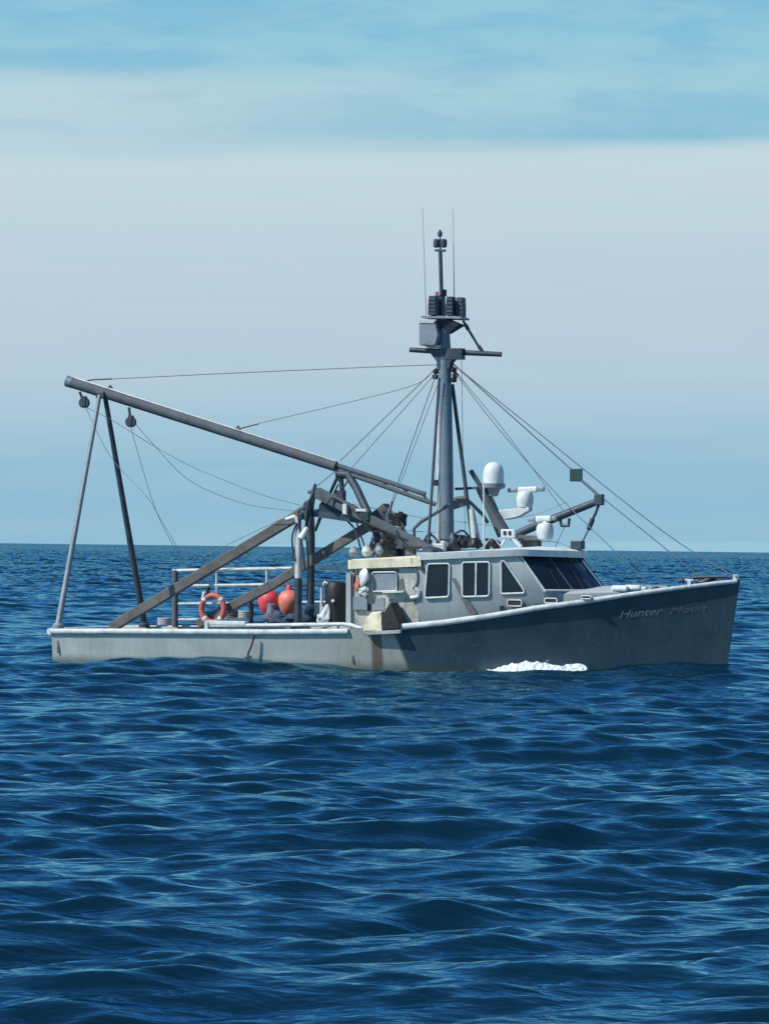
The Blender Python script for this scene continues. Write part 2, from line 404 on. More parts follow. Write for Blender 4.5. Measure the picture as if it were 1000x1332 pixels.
# boat name on the bow
def lettering(name, txt, px0, py0, px1, py1, size, mat):
    size *= 0.85
    cu = bpy.data.curves.new(name, 'FONT'); cu.body = txt; cu.size = size; cu.shear = 0.35; cu.resolution_u = 3; cu.offset = 0.0
    ob = bpy.data.objects.new(name + '_src', cu); COL.objects.link(ob)
    dg = bpy.context.evaluated_depsgraph_get(); me = bpy.data.meshes.new_from_object(ob.evaluated_get(dg))
    COL.objects.unlink(ob); bpy.data.objects.remove(ob)
    bm = B(); bm.from_mesh(me); bmesh.ops.subdivide_edges(bm, edges=[e for e in bm.edges if e.calc_length() > 0.03], cuts=3, use_grid_fill=True); bmesh.ops.triangulate(bm, faces=bm.faces)
    xs = [v.co.x for v in bm.verts]; w = max(xs) - min(xs); x0 = min(xs)
    ta, za = t_at(px0, py0); tb, zb = t_at(px1, py1)
    for v in bm.verts:
        k = (v.co.x - x0) / w; t = ta + (tb - ta) * k; z = za + (zb - za) * k + v.co.y
        p = hull_pt(t, z, -1, 0.012); v.co = p
    return mk(name, bm, mat, HULL)
lettering('name_lettering', 'Hunter', 808, 804, 865, 799, 0.30, M['letter'])
lettering('name_lettering', 'Moon', 874, 799, 921, 794, 0.26, M['letterfaint'])
# bow fittings
bm = B(); p = stem_top + Vector((-0.10, 0, 0)); box(bm, p + Vector((0, 0, 0.03)), (0.12, 0.10, 0.18)); tube(bm, [p + Vector((0, -.1, .09)), p + Vector((0, .1, .09))], 0.025)
mk('bow_bitt', bm, M['lightsteel'], HULL)
bm = B(); p = P(896, 758, -0.55); box(bm, p, (0.08, 0.06, 0.12)); tube(bm, [p + Vector((-.1, 0, .06)), p + Vector((.1, 0, .06))], 0.02)
mk('cleat', bm, M['lightsteel'], HULL)
bm = B(); p = P(853, 766, -0.75); tube(bm, [p + Vector((0, 0, -.4)), p + Vector((0, 0, .06))], 0.05); tube(bm, [p + Vector((-.10, 0, .02)), p + Vector((.10, 0, .02))], 0.03)
mk('mooring_post', bm, M['dark'], HULL)
# coiled chain and anchor lying on the foredeck
bm = B()
for k in range(5):
    c = P(915 + k * 3, 757 - k * 0.5, 0.1) ; r = 0.16 - 0.02 * k
    tube(bm, [c + Vector((r * math.cos(a), r * math.sin(a), 0.02 * k)) for a in np.linspace(0, 6.28, 14)], 0.03, 6)
tube(bm, [P(882, 756, 0), P(905, 751, 0), P(945, 750, 0)], 0.04); tube(bm, [P(888, 757, -.25), P(884, 750, 0), P(888, 757, .25)], 0.035)
mk('anchor', bm, M['dark'], HULL, smooth=True)

# ------------------------------------------------------------------ deckhouse
HW = 1.6                                            # half width of the house
def arc(u, bulge=0.95): return bulge * (1 - abs(2 * u - 1) ** 2.2)
def ring_pts(xa, xf, z, bulge, n=18, hw=HW):
    pts = [(xa, hw, z), (xa, -hw, z)]
    for k in range(n + 1):
        u = k / n; pts.append((xf + arc(u, bulge), -hw + 2 * hw * u, z))
    return pts
XA = P(541, 760, -HW).x                             # aft bulkhead of the wheelhouse
sill = P(706, 770, -HW); top = P(671, 720, -HW)
zb = sheer((sill.x - XS) / LTOP) - 0.30; zb0 = sheer((XA - XS) / LTOP) - 0.3; sz = sill.z
bm = B(); rings = []
for (xf, z, bl) in ((sill.x + 0.02, zb, 0.95), (sill.x, sz, 0.95), (top.x, top.z, 0.90)):
    rings.append([bm.verts.new((p[0], p[1] * (0.93 if z == zb else 1) * (0.8 if z == zb and p[0] > sill.x else 1), min(p[2], zb0) if (z == zb and p[0] <= XA + 0.01) else p[2])) for p in ring_pts(XA, xf, z, bl)])
for a, b in zip(rings, rings[1:]):
    n = len(a)
    for k in range(n): bm.faces.new((a[k], a[(k + 1) % n], b[(k + 1) % n], b[k]))
bm.faces.new(rings[-1]); bm.faces.new(rings[0])
HOUSE = mk('wheelhouse', bm, M['house'], BOAT, smooth=True)
def win(name, poly, y=-HW, double=None, r=0.07):
    pts = XZ(poly, y); pr = rounded(pts, r)
    bm = B(); prism(bm, pr, y - 0.012, y + 0.02); pane = mk('window', bm, M['glass'], HOUSE)
    bm = B(); tube(bm, [Vector((p[0], y - 0.022, p[1])) for p in pr] + [Vector((pr[0][0], y - 0.022, pr[0][1]))], 0.024, 8)
    if double:
        a, b = P(*double[0], y), P(*double[1], y); beam(bm, (a.x, y - 0.02, a.z), (b.x, y - 0.02, b.z), 0.04, 0.05)
    mk('window_frame', bm, M['frame'], HOUSE, smooth=True)
win('w', [(556.5, 733.5), (585, 733), (584, 776.5), (552.5, 778)])
win('w', [(601.5, 731.5), (637, 731), (636.5, 775.5), (601.5, 776.5)], double=((619.5, 732), (619, 776)))
win('w', [(652, 729.5), (656, 729.5), (682, 768), (682, 771.5), (652, 772.5)], r=0.05)
# far side windows (seen from the other side)
for x0, x1 in ((0.25, 0.85), (1.15, 1.80), (2.1, 2.6)):
    bm = B(); zc = (sz + top.z) / 2; box(bm, ((XA + x0 + XA + x1) / 2, HW, zc), (x1 - x0, 0.03, 0.75)); mk('window', bm, M['glass'], HOUSE)
# wrapped windscreen: five raked panes and the bars between them
def ws(u, v, off):
    a = Vector((sill.x + arc(u, 0.95), -HW + 2 * HW * u, sz)); b = Vector((top.x + arc(u, 0.90), -HW + 2 * HW * u, top.z))
    du = 0.01; a2 = Vector((sill.x + arc(u + du, 0.95), -HW + 2 * HW * (u + du), sz))
    nrm = (a2 - a).cross(b - a).normalized()
    if nrm.x < 0: nrm = -nrm
    return a.lerp(b, v) + nrm * off
cuts = [0.012, 0.17, 0.335, 0.50, 0.665, 0.83, 0.988]
for a, b in zip(cuts, cuts[1:]):
    bm = B(); nn = 6; rows = []
    for k in range(nn + 1):
        u = a + 0.006 + (b - a - 0.012) * k / nn
        rows.append([bm.verts.new(ws(u, v, o)) for v, o in ((0.05, 0.004), (0.05, 0.02), (0.95, 0.02), (0.95, 0.004))])
    for q, w in zip(rows, rows[1:]):
        for k in range(4): bm.faces.new((q[k], q[(k + 1) % 4], w[(k + 1) % 4], w[k]))
    bm.faces.new(rows[0]); bm.faces.new(rows[-1])
    mk('windscreen_pane', bm, M['glass'], HOUSE)
for i, c in enumerate(cuts):
    bm = B(); beam(bm, ws(c, 0.0, 0.022), ws(c, 1.0, 0.022), 0.035 if 0 < i < 6 else 0.06, 0.03)
    mk('windscreen_bar', bm, M['dark'] if 0 < i < 6 else M['frame'], HOUSE)
bm = B(); tube(bm, [ws(u, 0.02, 0.035) for u in np.linspace(0.01, 0.99, 24)], 0.028, 8); mk('windscreen_sill', bm, M['frame'], HOUSE, smooth=True)
for c in (0.09, 0.25, 0.42):
    bm = B(); tube(bm, [ws(c, 0.04, 0.04), ws(c + 0.02, 0.55, 0.045)], 0.012, 6); mk('wiper', bm, M['black'], HOUSE)
# grab rail, vent and little fittings on the side
bm = B(); a, b = P(645, 775, -HW), P(650, 790, -HW); tube(bm, [P(652, 788, -HW) + Vector((0, -.03, 0)), P(652, 798, -HW) + Vector((0, -.03, 0))], 0.04); mk('deck_fitting', bm, M['dark'], HOUSE)

# low trunk cabin in front of the windscreen
bm = B(); rows = []
for k in range(17):
    s = k / 16; px = 690 + (862 - 690) * s
    tcur = 0
    w = 1.52 * (1 - s ** 2.0 * 0.75)
    topp = P(px, 772 - 4.5 * s - (2 * math.sin(math.pi * s)), -w)
    t = (topp.x - XS) / LTOP; base = sheer(t) - 0.22
    w = min(w, bd(t) - 0.25)
    rows.append([bm.verts.new(v) for v in ((topp.x, -w, base), (topp.x, -w, topp.z - 0.06), (topp.x, -w + 0.08, topp.z), (topp.x, 0, topp.z + 0.10), (topp.x, w - 0.08, topp.z), (topp.x, w, topp.z - 0.06), (topp.x, w, base))])
for q, w in zip(rows, rows[1:]):
    for k in range(6): bm.faces.new((q[k], q[k + 1], w[k + 1], w[k]))
bm.faces.new(rows[0]); bm.faces.new(rows[-1])
TRUNK = mk('trunk_cabin', bm, M['house'], BOAT, smooth=True)
for px, py, y in ((670, 784.5, -HW), (717, 781.5, -1.52), (763, 777, -1.42)):
    c = P(px, py, y); hw_, hh = (0.15, 0.055) if px > 700 else (0.17, 0.07)
    if px > 740: hw_, hh = 0.12, 0.035
    pr = rounded([(c.x - hw_, c.z - hh), (c.x + hw_, c.z - hh), (c.x + hw_, c.z + hh), (c.x - hw_, c.z + hh)], 0.05)
    par = HOUSE if px < 700 else TRUNK
    bm = B(); prism(bm, pr, y - 0.05, y + 0.03); mk('porthole', bm, M['black'], par)
    bm = B(); tube(bm, [Vector((p[0], y - 0.055, p[1])) for p in pr] + [Vector((pr[0][0], y - 0.055, pr[0][1]))], 0.018, 6); mk('porthole_rim', bm, M['frame'], par)
bm = B(); box(bm, P(830, 765, -0.3), (0.5, 0.5, 0.05)); mk('deck_hatch', bm, M['white'], TRUNK, bevel=0.02)

# wheelhouse roof: cambered slab with a pale rim
def slab(name, pts_fn, z_fn, th, mat, camber=0.07, n=24):
    bm = B(); topr, botr = [], []
    for (x, y) in pts_fn:
        z = z_fn(x); topr.append(bm.verts.new((x, y, z))); botr.append(bm.verts.new((x, y * 0.985, z - th)))
    m = len(topr)
    for k in range(m): bm.faces.new((topr[k], topr[(k + 1) % m], botr[(k + 1) % m], botr[k]))
    # crowned top
    cx = sum(p[0] for p in pts_fn) / m
    inner = [bm.verts.new((cx + (x - cx) * 0.9, y * 0.88, z_fn(x) + 0.03)) for x, y in pts_fn]
    inner2 = [bm.verts.new((cx + (x - cx) * 0.6, y * 0.45, z_fn(x) + camber)) for x, y in pts_fn]
    for k in range(m):
        q = (k + 1) % m
        bm.faces.new((topr[k], topr[q], inner[q], inner[k])); bm.faces.new((inner[k], inner[q], inner2[q], inner2[k]))
    bm.faces.new(inner2); bm.faces.new(botr)
    return mk(name, bm, mat, BOAT, smooth=True)
RW = 1.72
ra = P(546, 719, -RW); rf = P(676, 715.5, -RW)
pts = [(ra.x, RW), (ra.x, -RW)]
for k in range(19):
    u = k / 18; pts.append((rf.x + 1.02 * (1 - abs(2 * u - 1) ** 2.2), -RW + 2 * RW * u))
zr = lambda x: float(np.interp(x, [ra.x, ra.x + 0.9, rf.x, rf.x + 1.1], [ra.z - 0.02, P(600, 716.5, -RW).z, P(680, 714.5, -RW).z, P(680, 714.5, -RW).z - 0.03]))
ROOF = slab('wheelhouse_roof', pts, zr, 0.15, M['white'])
zroof = zr(rf.x)
# lower aft shelter and its stained roof
SW = 1.55
s0, s1 = P(455, 740, -SW), P(545, 740, -SW)
zs_b = sheer(0.45) - 0.3
bm = B()
box(bm, ((s0.x + s1.x) / 2 + 0.02, 0, (zs_b + s0.z + 0.05) / 2), (s1.x - s0.x + 0.0, 2 * SW, s0.z + 0.05 - zs_b))
SHEL = mk('aft_shelter', bm, M['shelter'], BOAT, bevel=0.03)
c0, c1 = P(451, 729, -1.68), P(547, 725.5, -1.68)
pr = [(c0.x, 1.68), (c0.x, -1.60), (c0.x + 0.08, -1.68), (c1.x, -1.68), (c1.x, 1.68)]
slab('shelter_roof', pr, lambda x: float(np.interp(x, [c0.x, c1.x], [c0.z, c1.z])), 0.20, M['cream'], 0.05)
# shelter side: sliding window, dark recesses, hung gear
def panel(name, poly, y, mat, th=0.04, parent=None, r=0.02):
    bm = B(); prism(bm, rounded(XZ(poly, y), r), y - th, y + 0.01); return mk(name, bm, mat, parent)
M['panel'] = material('grey_plastic_panel', (0.20, 0.23, 0.26), 0.5, var=0.15)
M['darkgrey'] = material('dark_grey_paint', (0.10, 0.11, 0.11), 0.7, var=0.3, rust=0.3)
panel('shelter_window', [(486, 746), (514, 745.5), (514, 767), (487, 768)], -SW, M['panel'], 0.03, SHEL, 0.06)
bm = B(); pp = rounded(XZ([(484.5, 744.5), (516, 744), (516, 768.5), (485, 769.5)], -SW), 0.06)
tube(bm, [Vector((p[0], -SW - 0.035, p[1])) for p in pp + [pp[0]]], 0.02, 8); mk('shelter_window_frame', bm, M['lightsteel'], SHEL)
panel('recess', [(516, 757), (524, 752), (527, 768), (517, 768)], -SW, M['darkgrey'], 0.012, SHEL)
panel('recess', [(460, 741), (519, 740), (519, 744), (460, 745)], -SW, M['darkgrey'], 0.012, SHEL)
panel('ledge', [(500, 769), (528, 768), (528, 770.5), (500, 771.5)], -SW, M['lightsteel'], 0.16, SHEL)
panel('locker', [(461, 776), (479, 776), (479, 793), (461, 793)], -SW, M['panel'], 0.10, SHEL)
panel('recess', [(478.5, 786), (482.5, 786), (482.5, 795), (478.5, 795)], -SW, M['black'], 0.03, SHEL)
panel('side_panel', [(484, 780), (500, 777), (500, 793), (484, 794)], -SW, M['panel'], 0.02, SHEL)
panel('bulkhead_edge', [(451, 745), (457, 745), (457, 812), (451, 812)], -SW - 0.02, M['house'], 0.05, SHEL)
panel('wall_shadow_patch', [(541, 728), (549, 728), (552, 744), (547, 742)], -HW, M['dark'], 0.05, SHEL)  # dark plate by the first window, modelled in place of a rigging shadow
# exhaust fan cowl (round) by the window
bm = B(); c = P(537, 751, -SW); tube(bm, [c + Vector((0.14 * math.cos(a), -0.05, 0.26 * math.sin(a))) for a in np.linspace(-1.4, 1.4, 14)], 0.035, 8)
mk('hose', bm, M['darkgrey'], SHEL, smooth=True)
bm = B(); tube(bm, [P(540, 765, -SW - .06), P(545, 769, -SW - .06), P(544, 776, -SW - .06), P(534, 778, -SW - .06)], 0.05, 8); mk('pipe_elbow', bm, M['lightsteel'], SHEL, smooth=True)
# white oilskins and floats hung on the aft corner
bm = B(); lump(bm, P(474, 750, -SW - .12), (0.11, 0.09, 0.18), 0.25, 3)
lump(bm, P(473, 767, -SW - .12), (0.12, 0.08, 0.09), 0.3, 5)
lump(bm, P(475, 773, -SW - .12), (0.07, 0.06, 0.06), 0.3, 8)
mk('hung_oilskin', bm, M['white'], SHEL, smooth=True)
bm = B(); lump(bm, P(465, 762, -SW - .1), (0.08, 0.07, 0.14), 0.3, 12); mk('hung_glove', bm, M['orange'], SHEL, smooth=True)
bm = B()
for k in range(4):
    y = -SW - 0.08; c = P(466, 748, y); tube(bm, [c + Vector(((0.08 + .01 * k) * math.cos(a), -0.02 * k, 0.2 * math.sin(a) - 0.05 * k)) for a in np.linspace(0, 6.28, 18)], 0.015, 6)
mk('coiled_rope', bm, M['brown'], SHEL, smooth=True)

# discharge chute on the side: rust-stained cream box with a black canvas flap
bm = B(); y0, y1 = -2.16, -1.62
prism(bm, XZ([(473, 821), (476, 808), (483, 797), (497, 795), (498, 821)], -2.1), y0, y1)
CH = mk('fish_chute', bm, M['cream'], BOAT, bevel=0.02)
bm = B(); prism(bm, XZ([(498.5, 820), (498, 802), (503, 792), (508.5, 783.5), (513, 792), (521, 812), (521, 818)], -2.1), y0 - 0.01, y1); mk('chute_flap', bm, M['black'], CH, bevel=0.02)
bm = B(); prism(bm, XZ([(473, 822), (522, 819), (522, 824), (480, 826)], -2.1), -2.17, -1.9); mk('chute_lip', bm, M['shelter'], CH, bevel=0.01)
bm = B(); box(bm, P(507, 780.5, -1.85), (0.05, 0.3, 0.10)); mk('chute_hinge', bm, M['lightsteel'], CH)

# ------------------------------------------------------------------ mast
mb, mt = P(582, 712, 0), P(578, 455, 0)
bm = B(); tube(bm, [mb - Vector((0, 0, 0.3)), mb.lerp(mt, 0.5), mt, P(577.5, 413, 0)], [0.165, 0.16, 0.15, 0.11], 16)
MAST = mk('mast', bm, M['mast'], BOAT, smooth=True)
bm = B(); tube(bm, [P(570, 712, -0.05), P(571.5, 500, -0.05)], 0.055, 10)
for py in range(505, 705, 16): tube(bm, [P(569 , py, -0.05), P(576, py, -0.02)], 0.02, 6)
mk('mast_ladder', bm, M['lightsteel'], MAST, smooth=True)
for a, b, r in (((571, 492, -0.3), (557, 706, -1.25), 0.035), ((588, 500, 0.2), (615, 708, 0.0), 0.048)):
    bm = B(); tube(bm, [P(*a), P(*b)], r, 10); mk('mast_leg', bm, M['dark'], MAST, smooth=True)
bm = B(); box(bm, P(566, 628, -0.9), (0.10, 0.12, 0.14)); mk('leg_block', bm, M['black'], MAST)
# crosstree
bm = B(); tube(bm, [P(533, 455, -0.05), P(578, 457.5, 0), P(652, 461, 0.1)], [0.06, 0.07, 0.06], 10)
box(bm, P(589, 460.5, -0.02), (0.52, 0.26, 0.26))
prism(bm, XZ([(558, 455), (602, 456), (588, 471), (586, 480), (571, 480), (570, 470)], 0), -0.14, 0.14)
CT = mk('crosstree', bm, M['dark'], MAST, smooth=True)
# lamp platform
bm = B(); prism(bm, XZ([(553, 411), (605, 413), (605, 416), (553, 414.5)], 0), -0.30, 0.30)
LP = mk('lamp_platform', bm, M['panel'], MAST, bevel=0.01)
bm = B(); a = P(585, 416, 0); b = P(579, 432, 0); beam(bm, b, a, 0.2, 0.24, 0.5, 0.66); mk('platform_bracket', bm, M['dark'], MAST)
def floodlight(px0, px1, py0, py1, y):
    bm = B(); a, b = P(px0, py1, y), P(px1, py0, y); w = b.x - a.x
    cx, cz = (a.x + b.x) / 2, (a.z + b.z) / 2; hgt = b.z - a.z
    prism(bm, [(a.x, a.z), (b.x, a.z), (b.x, a.z + hgt * .45), (b.x - w * .08, b.z), (a.x + w * .12, b.z), (a.x, a.z + hgt * .5)], y - 0.13, y + 0.13)
    for k in range(4): box(bm, (cx, y - 0.14, a.z + hgt * (0.2 + 0.2 * k)), (w * 0.9, 0.02, 0.02))
    tube(bm, [(cx, y, a.z - 0.07), (cx, y, a.z + 0.02)], 0.03, 8)
    mk('floodlight', bm, M['dark'], MAST, bevel=0.015)
floodlight(558.5, 569, 385, 410, -0.2); floodlight(568, 577.5, 384, 411, 0.12); floodlight(581.5, 591, 386, 411, -0.1); floodlight(594, 604, 387, 413, 0.05)
bm = B(); box(bm, P(577.5, 381, 0.1), (0.10, 0.1, 0.16)); mk('mast_lamp', bm, M['green'], MAST, bevel=0.01)
bm = B(); box(bm, P(568, 382, 0.1), (0.07, 0.08, 0.1)); mk('mast_lamp', bm, M['red'], MAST, bevel=0.01)
# loudhailer / camera box beside the mast
bm = B(); prism(bm, rounded(XZ([(549, 419), (570, 419), (574, 436), (570, 450), (549, 450)], -0.1), 0.05), -0.34, 0.05)
BX = mk('sensor_box', bm, M['panel'], MAST, bevel=0.02)
bm = B(); prism(bm, rounded(XZ([(550, 417.5), (569, 417.5), (569, 421), (550, 421)], -0.1), 0.02), -0.36, 0.07); mk('box_lid', bm, M['lightsteel'], BX)
bm = B(); box(bm, P(566, 451, -0.05), (0.35, 0.3, 0.05)); mk('box_shelf', bm, M['lightsteel'], BX)
bm = B(); tube(bm, [P(602, 417, 0), P(626, 457, 0.08)], 0.03, 8); tube(bm, [P(605, 422, 0), P(609, 429, 0.02)], 0.045, 8); tube(bm, [P(622, 450, .07), P(627, 457, 0.08)], 0.045, 8)
mk('mast_strut', bm, M['dark'], MAST, smooth=True)
# pole and masthead instruments
bm = B(); tube(bm, [P(574, 384, 0), P(572.5, 326, 0)], 0.048, 10); tube(bm, [P(572.5, 328, 0), P(572, 300, 0)], [0.03, 0.012], 8)
tube(bm, [P(565.5, 325.5, 0), P(579.5, 326, 0)], 0.03, 8)
for px in (567.5, 577): lathe(bm, [(0.0, -0.11), (0.07, -0.09), (0.08, 0), (0.07, 0.09), (0, 0.11)], P(px, 316.5, 0), 12)
lathe(bm, [(0, -.08), (0.05, -.06), (0.06, 0.02), (0.02, .09), (0, .1)], P(572, 304, 0), 12)
mk('masthead_pole', bm, M['dark'], MAST, smooth=True)
for a, b in (((554, 412, 0.2), (549.5, 270, 0.2)), ((590.5, 386, 0.25), (589, 272, 0.25))):
    bm = B(); tube(bm, [P(*a), P(*b)], [0.013, 0.006], 6); mk('whip_antenna', bm, M['wirelight'], MAST)
# shackle cluster under the crosstree
for px, py in ((567, 483), (566, 490), (590, 481), (592, 488), (590, 494)):
    bm = B(); lathe(bm, [(0, -.07), (0.07, -.05), (0.08, 0.03), (0, .08)], P(px, py, -0.05), 8); mk('mast_tackle', bm, M['black'], MAST)
bm = B(); lathe(bm, [(0.32, -0.1), (0.32, 0.05), (0.2, 0.1), (0.2, 0.2)], P(582, 712, 0), 16); mk('mast_step', bm, M['dark'], MAST)

# ------------------------------------------------------------------ stern boom
bt, bj, be = P(89, 496, 0), P(437, 607, 0), P(556, 650, 0)
bm = B(); tube(bm, [bt, bj], [0.135, 0.125], 14)
BOOM = mk('cargo_boom', bm, M['steel'], BOAT, smooth=True)
up = Vector((0, 0, 0.09))
bm = B(); tube(bm, [bj.lerp(bt, 0.08) + up * .5, P(553, 643, 0)], 0.06, 10); tube(bm, [bj.lerp(bt, 0.05) - up * .6, P(566, 656, 0)], 0.055, 10)
for k in np.linspace(0.1, 0.95, 5):
    a = (bj + up * .5).lerp(P(553, 643, 0), k); b = (bj - up * .6).lerp(P(566, 656, 0), k); tube(bm, [a, b], 0.03, 6)
mk('boom_heel', bm, M['steel'], BOOM, smooth=True)
bm = B(); tube(bm, [bt.lerp(bj, .01) + Vector((0, 0, .13)), bj + Vector((0, 0, .11))], 0.035, 8); mk('boom_hydraulic_pipe', bm, M['lightsteel'], BOOM, smooth=True)
bm = B(); tube(bm, [bt - (bj - bt) * 0.004, bt + (bj - bt) * .018], 0.142, 14); mk('boom_end_cap', bm, M['mast'], BOOM, smooth=True)
def pulley(px, py, topx, topy, y, s=1.0):
    bm = B(); c = P(px, py, y); tube(bm, [P(topx, topy, y), c], 0.035 * s, 8)
    lathe(bm, [(0.0, -.05), (0.13 * s, -.05), (0.13 * s, -.02), (0.08 * s, 0), (0.13 * s, .02), (0.13 * s, .05), (0, .05)], c, 14, Vector((0, 1, 0)))
    box(bm, c + Vector((0, 0, 0.04)), (0.10 * s, 0.14, 0.24 * s)); mk('pulley_block', bm, M['dark'], BOOM)
pulley(110, 524, 104, 510, 0); pulley(170.5, 549, 168, 530, 0)
# quarter legs of the stern frame
for a, b, mat, r in (((130, 514, -0.15), (76, 813, -1.75), 'legsteel', (0.05, 0.075)), ((137, 516, 0.15), (188, 812, 1.65), 'dark', (0.06, 0.085))):
    bm = B(); pa, pb = P(*a), P(*b); tube(bm, [pa, pa.lerp(pb, .5), pb], [r[0], (r[0] + r[1]) / 2, r[1]], 12)
    lathe(bm, [(0.14, -0.08), (0.14, 0.0), (0.09, 0.05)], pb, 12)
    mk('stern_frame_leg', bm, M[mat], BOAT, smooth=True)
bm = B(); box(bm, P(134, 514, 0), (0.22, 0.36, 0.16)); mk('leg_clamp', bm, M['dark'], BOOM, bevel=0.02)

# ------------------------------------------------------------------ two raking side beams and the gantry
bm = B(); beam(bm, P(146, 816, 0.9), P(402, 662, 0.9), 0.2, 0.24); mk('raking_beam', bm, M['brown'], BOAT, bevel=0.02)
bm = B(); beam(bm, P(258, 812, -0.6), P(352, 762, -0.6), 0.2, 0.22); beam(bm, P(350, 763.5, -0.6), P(486, 680, -0.6), 0.16, 0.22); mk('raking_beam', bm, M['brown'], BOAT, bevel=0.02)
bm = B(); tube(bm, [P(388, 812, -1.0), P(388, 752, -1.0)], 0.09, 12); mk('gantry_post', bm, M['dark'], BOAT, smooth=True)
bm = B(); tube(bm, [P(388, 755, -1.0), P(388, 676, -1.0), P(383, 672, -1.0), P(372, 676, -1.0)], [0.085, 0.075, 0.06, 0.05], 12); mk('gantry_post_sleeve', bm, M['lightsteel'], BOAT, smooth=True)
bm = B(); tube(bm, [P(404, 812, 1.0), P(405, 700, 1.0), P(402, 655, 0.8)], [0.09, 0.09, 0.12], 12); mk('gantry_post', bm, M['dark'], BOAT, smooth=True)
bm = B()
beam(bm, P(390, 672, -1.15), P(416, 666, 1.15), 0.12, 0.16)
prism(bm, XZ([(396, 654), (405, 648), (407, 674), (404, 690), (397, 676)], -1.0), -1.1, -0.9)
GAN = mk('gantry_crossbeam', bm, M['dark'], BOAT, bevel=0.02)
bm = B(); tube(bm, [P(399, 690, -1.0), P(408, 640, -1.0), P(410, 629, -1.0)], [0.08, 0.07, 0.03], 8); tube(bm, [P(401, 640, -1.0), P(416, 640, -1.0)], 0.04, 8); mk('gantry_horn', bm, M['dark'], GAN, smooth=True)
bm = B(); tube(bm, [P(392, 700, -1.1), P(400, 686, -1.1)], [0.10, 0.05], 10); mk('gantry_fender', bm, M['white'], GAN, smooth=True)
# main raking truss beam from gantry down to the wheelhouse roof
bm = B(); beam(bm, P(411, 640, -1.0), P(462, 666, -1.0), 0.20, 0.25); beam(bm, P(460, 665, -1.0), P(572, 722, -1.0), 0.20, 0.23); mk('gantry_arm', bm, M['steel'], GAN, bevel=0.02)
bm = B(); beam(bm, P(411, 668, -0.9), P(485, 679, -0.9), 0.2, 0.15)
tube(bm, [P(424, 660, -.95), P(430, 660, 0.1)], 0.17, 16); tube(bm, [P(440, 661, -.95), P(446, 661, 0.1)], 0.16, 16)
mk('net_winch', bm, M['dark'], GAN)
bm = B(); box(bm, P(449, 662, -1.15), (0.09, 0.12, 0.24)); mk('winch_bracket', bm, M['white'], GAN)
bm = B(); box(bm, P(476, 671, -1.05), (0.2, 0.18, 0.24)); mk('gantry_knuckle', bm, M['green'], GAN, bevel=0.02)
bm = B(); box(bm, P(471, 663.5, -1.05), (0.26, 0.18, 0.06)); mk('knuckle_plate', bm, M['white'], GAN)
# A-frame that carries the boom heel
bm = B(); tube(bm, [P(452, 617, 0), P(463, 634, -0.1), P(476, 662, -0.3), P(489, 690, -0.5), P(492, 712, -0.6)], 0.095, 12); mk('boom_crutch', bm, M['dark'], BOAT, smooth=True)
bm = B(); tube(bm, [P(440, 618, 0), P(430, 640, 0.4), P(410, 690, 0.9)], 0.04, 10); tube(bm, [P(443, 618, 0), P(447, 655, 0)], 0.06, 10)
tube(bm, [P(438, 617, 0), P(455, 618, 0)], 0.1, 10); tube(bm, [P(437, 615, 0), P(446, 636, -.1), P(455, 620, 0)], 0.035, 8)
box(bm, P(443, 645, 0), (0.2, 0.2, 0.26)); mk('boom_crutch_brace', bm, M['dark'], BOAT, smooth=True)
bm = B(); tube(bm, [P(464, 680, -0.5), P(477, 720, -0.5)], 0.02, 6); mk('thin_brace', bm, M['wire'], BOAT)
# stacks on the shelter roof
def stack(px, py0, py1, w, mat, y=0.0, cap=True):
    bm = B(); a, b = P(px, py1, y), P(px, py0, y); tube(bm, [a, b], w, 14)
    if cap: tube(bm, [b - Vector((0, 0, .05)), b + Vector((0.02, 0, 0.10))], w * 0.35, 8); lathe(bm, [(w * 1.12, -0.04), (w * 1.12, 0.03), (w * 0.6, 0.07)], b, 14)
    mk('exhaust_stack', bm, M[mat], BOAT, smooth=True)
stack(501, 664, 724, 0.11, 'dark', 0.2); stack(520, 671, 684, 0.16, 'black', -0.1)
bm = B(); tube(bm, [P(520, 724, -0.1), P(520, 684, -0.1)], 0.10, 12); tube(bm, [P(523, 724, 0.2), P(523, 676, 0.2)], 0.07, 12); mk('stack_pipe', bm, M['dark'], BOAT, smooth=True)
bm = B(); prism(bm, XZ([(486, 668), (502, 655), (510, 672), (506, 688)], 0.3), 0.1, 0.5); mk('stack_gusset', bm, M['brown'], BOAT)
bm = B(); lathe(bm, [(0.13, -0.1), (0.14, 0.0), (0.12, 0.12), (0.05, 0.14)], P(519, 708, -0.4), 14); lathe(bm, [(0.1, -0.1), (0.1, 0.1)], P(517, 690, -0.3), 12); mk('vent_cowl', bm, M['lightsteel'], BOAT, smooth=True)
bm = B(); prism(bm, XZ([(495, 700), (513, 697), (516, 724), (492, 725)], -0.3), -0.5, 0.1); mk('engine_box', bm, M['darkgrey'], BOAT, bevel=0.03)
bm = B(); tube(bm, [P(484, 722, -0.9), P(497, 704, -0.9), P(506, 690, -0.9)], 0.05, 8); mk('roof_brace', bm, M['brown'], BOAT)
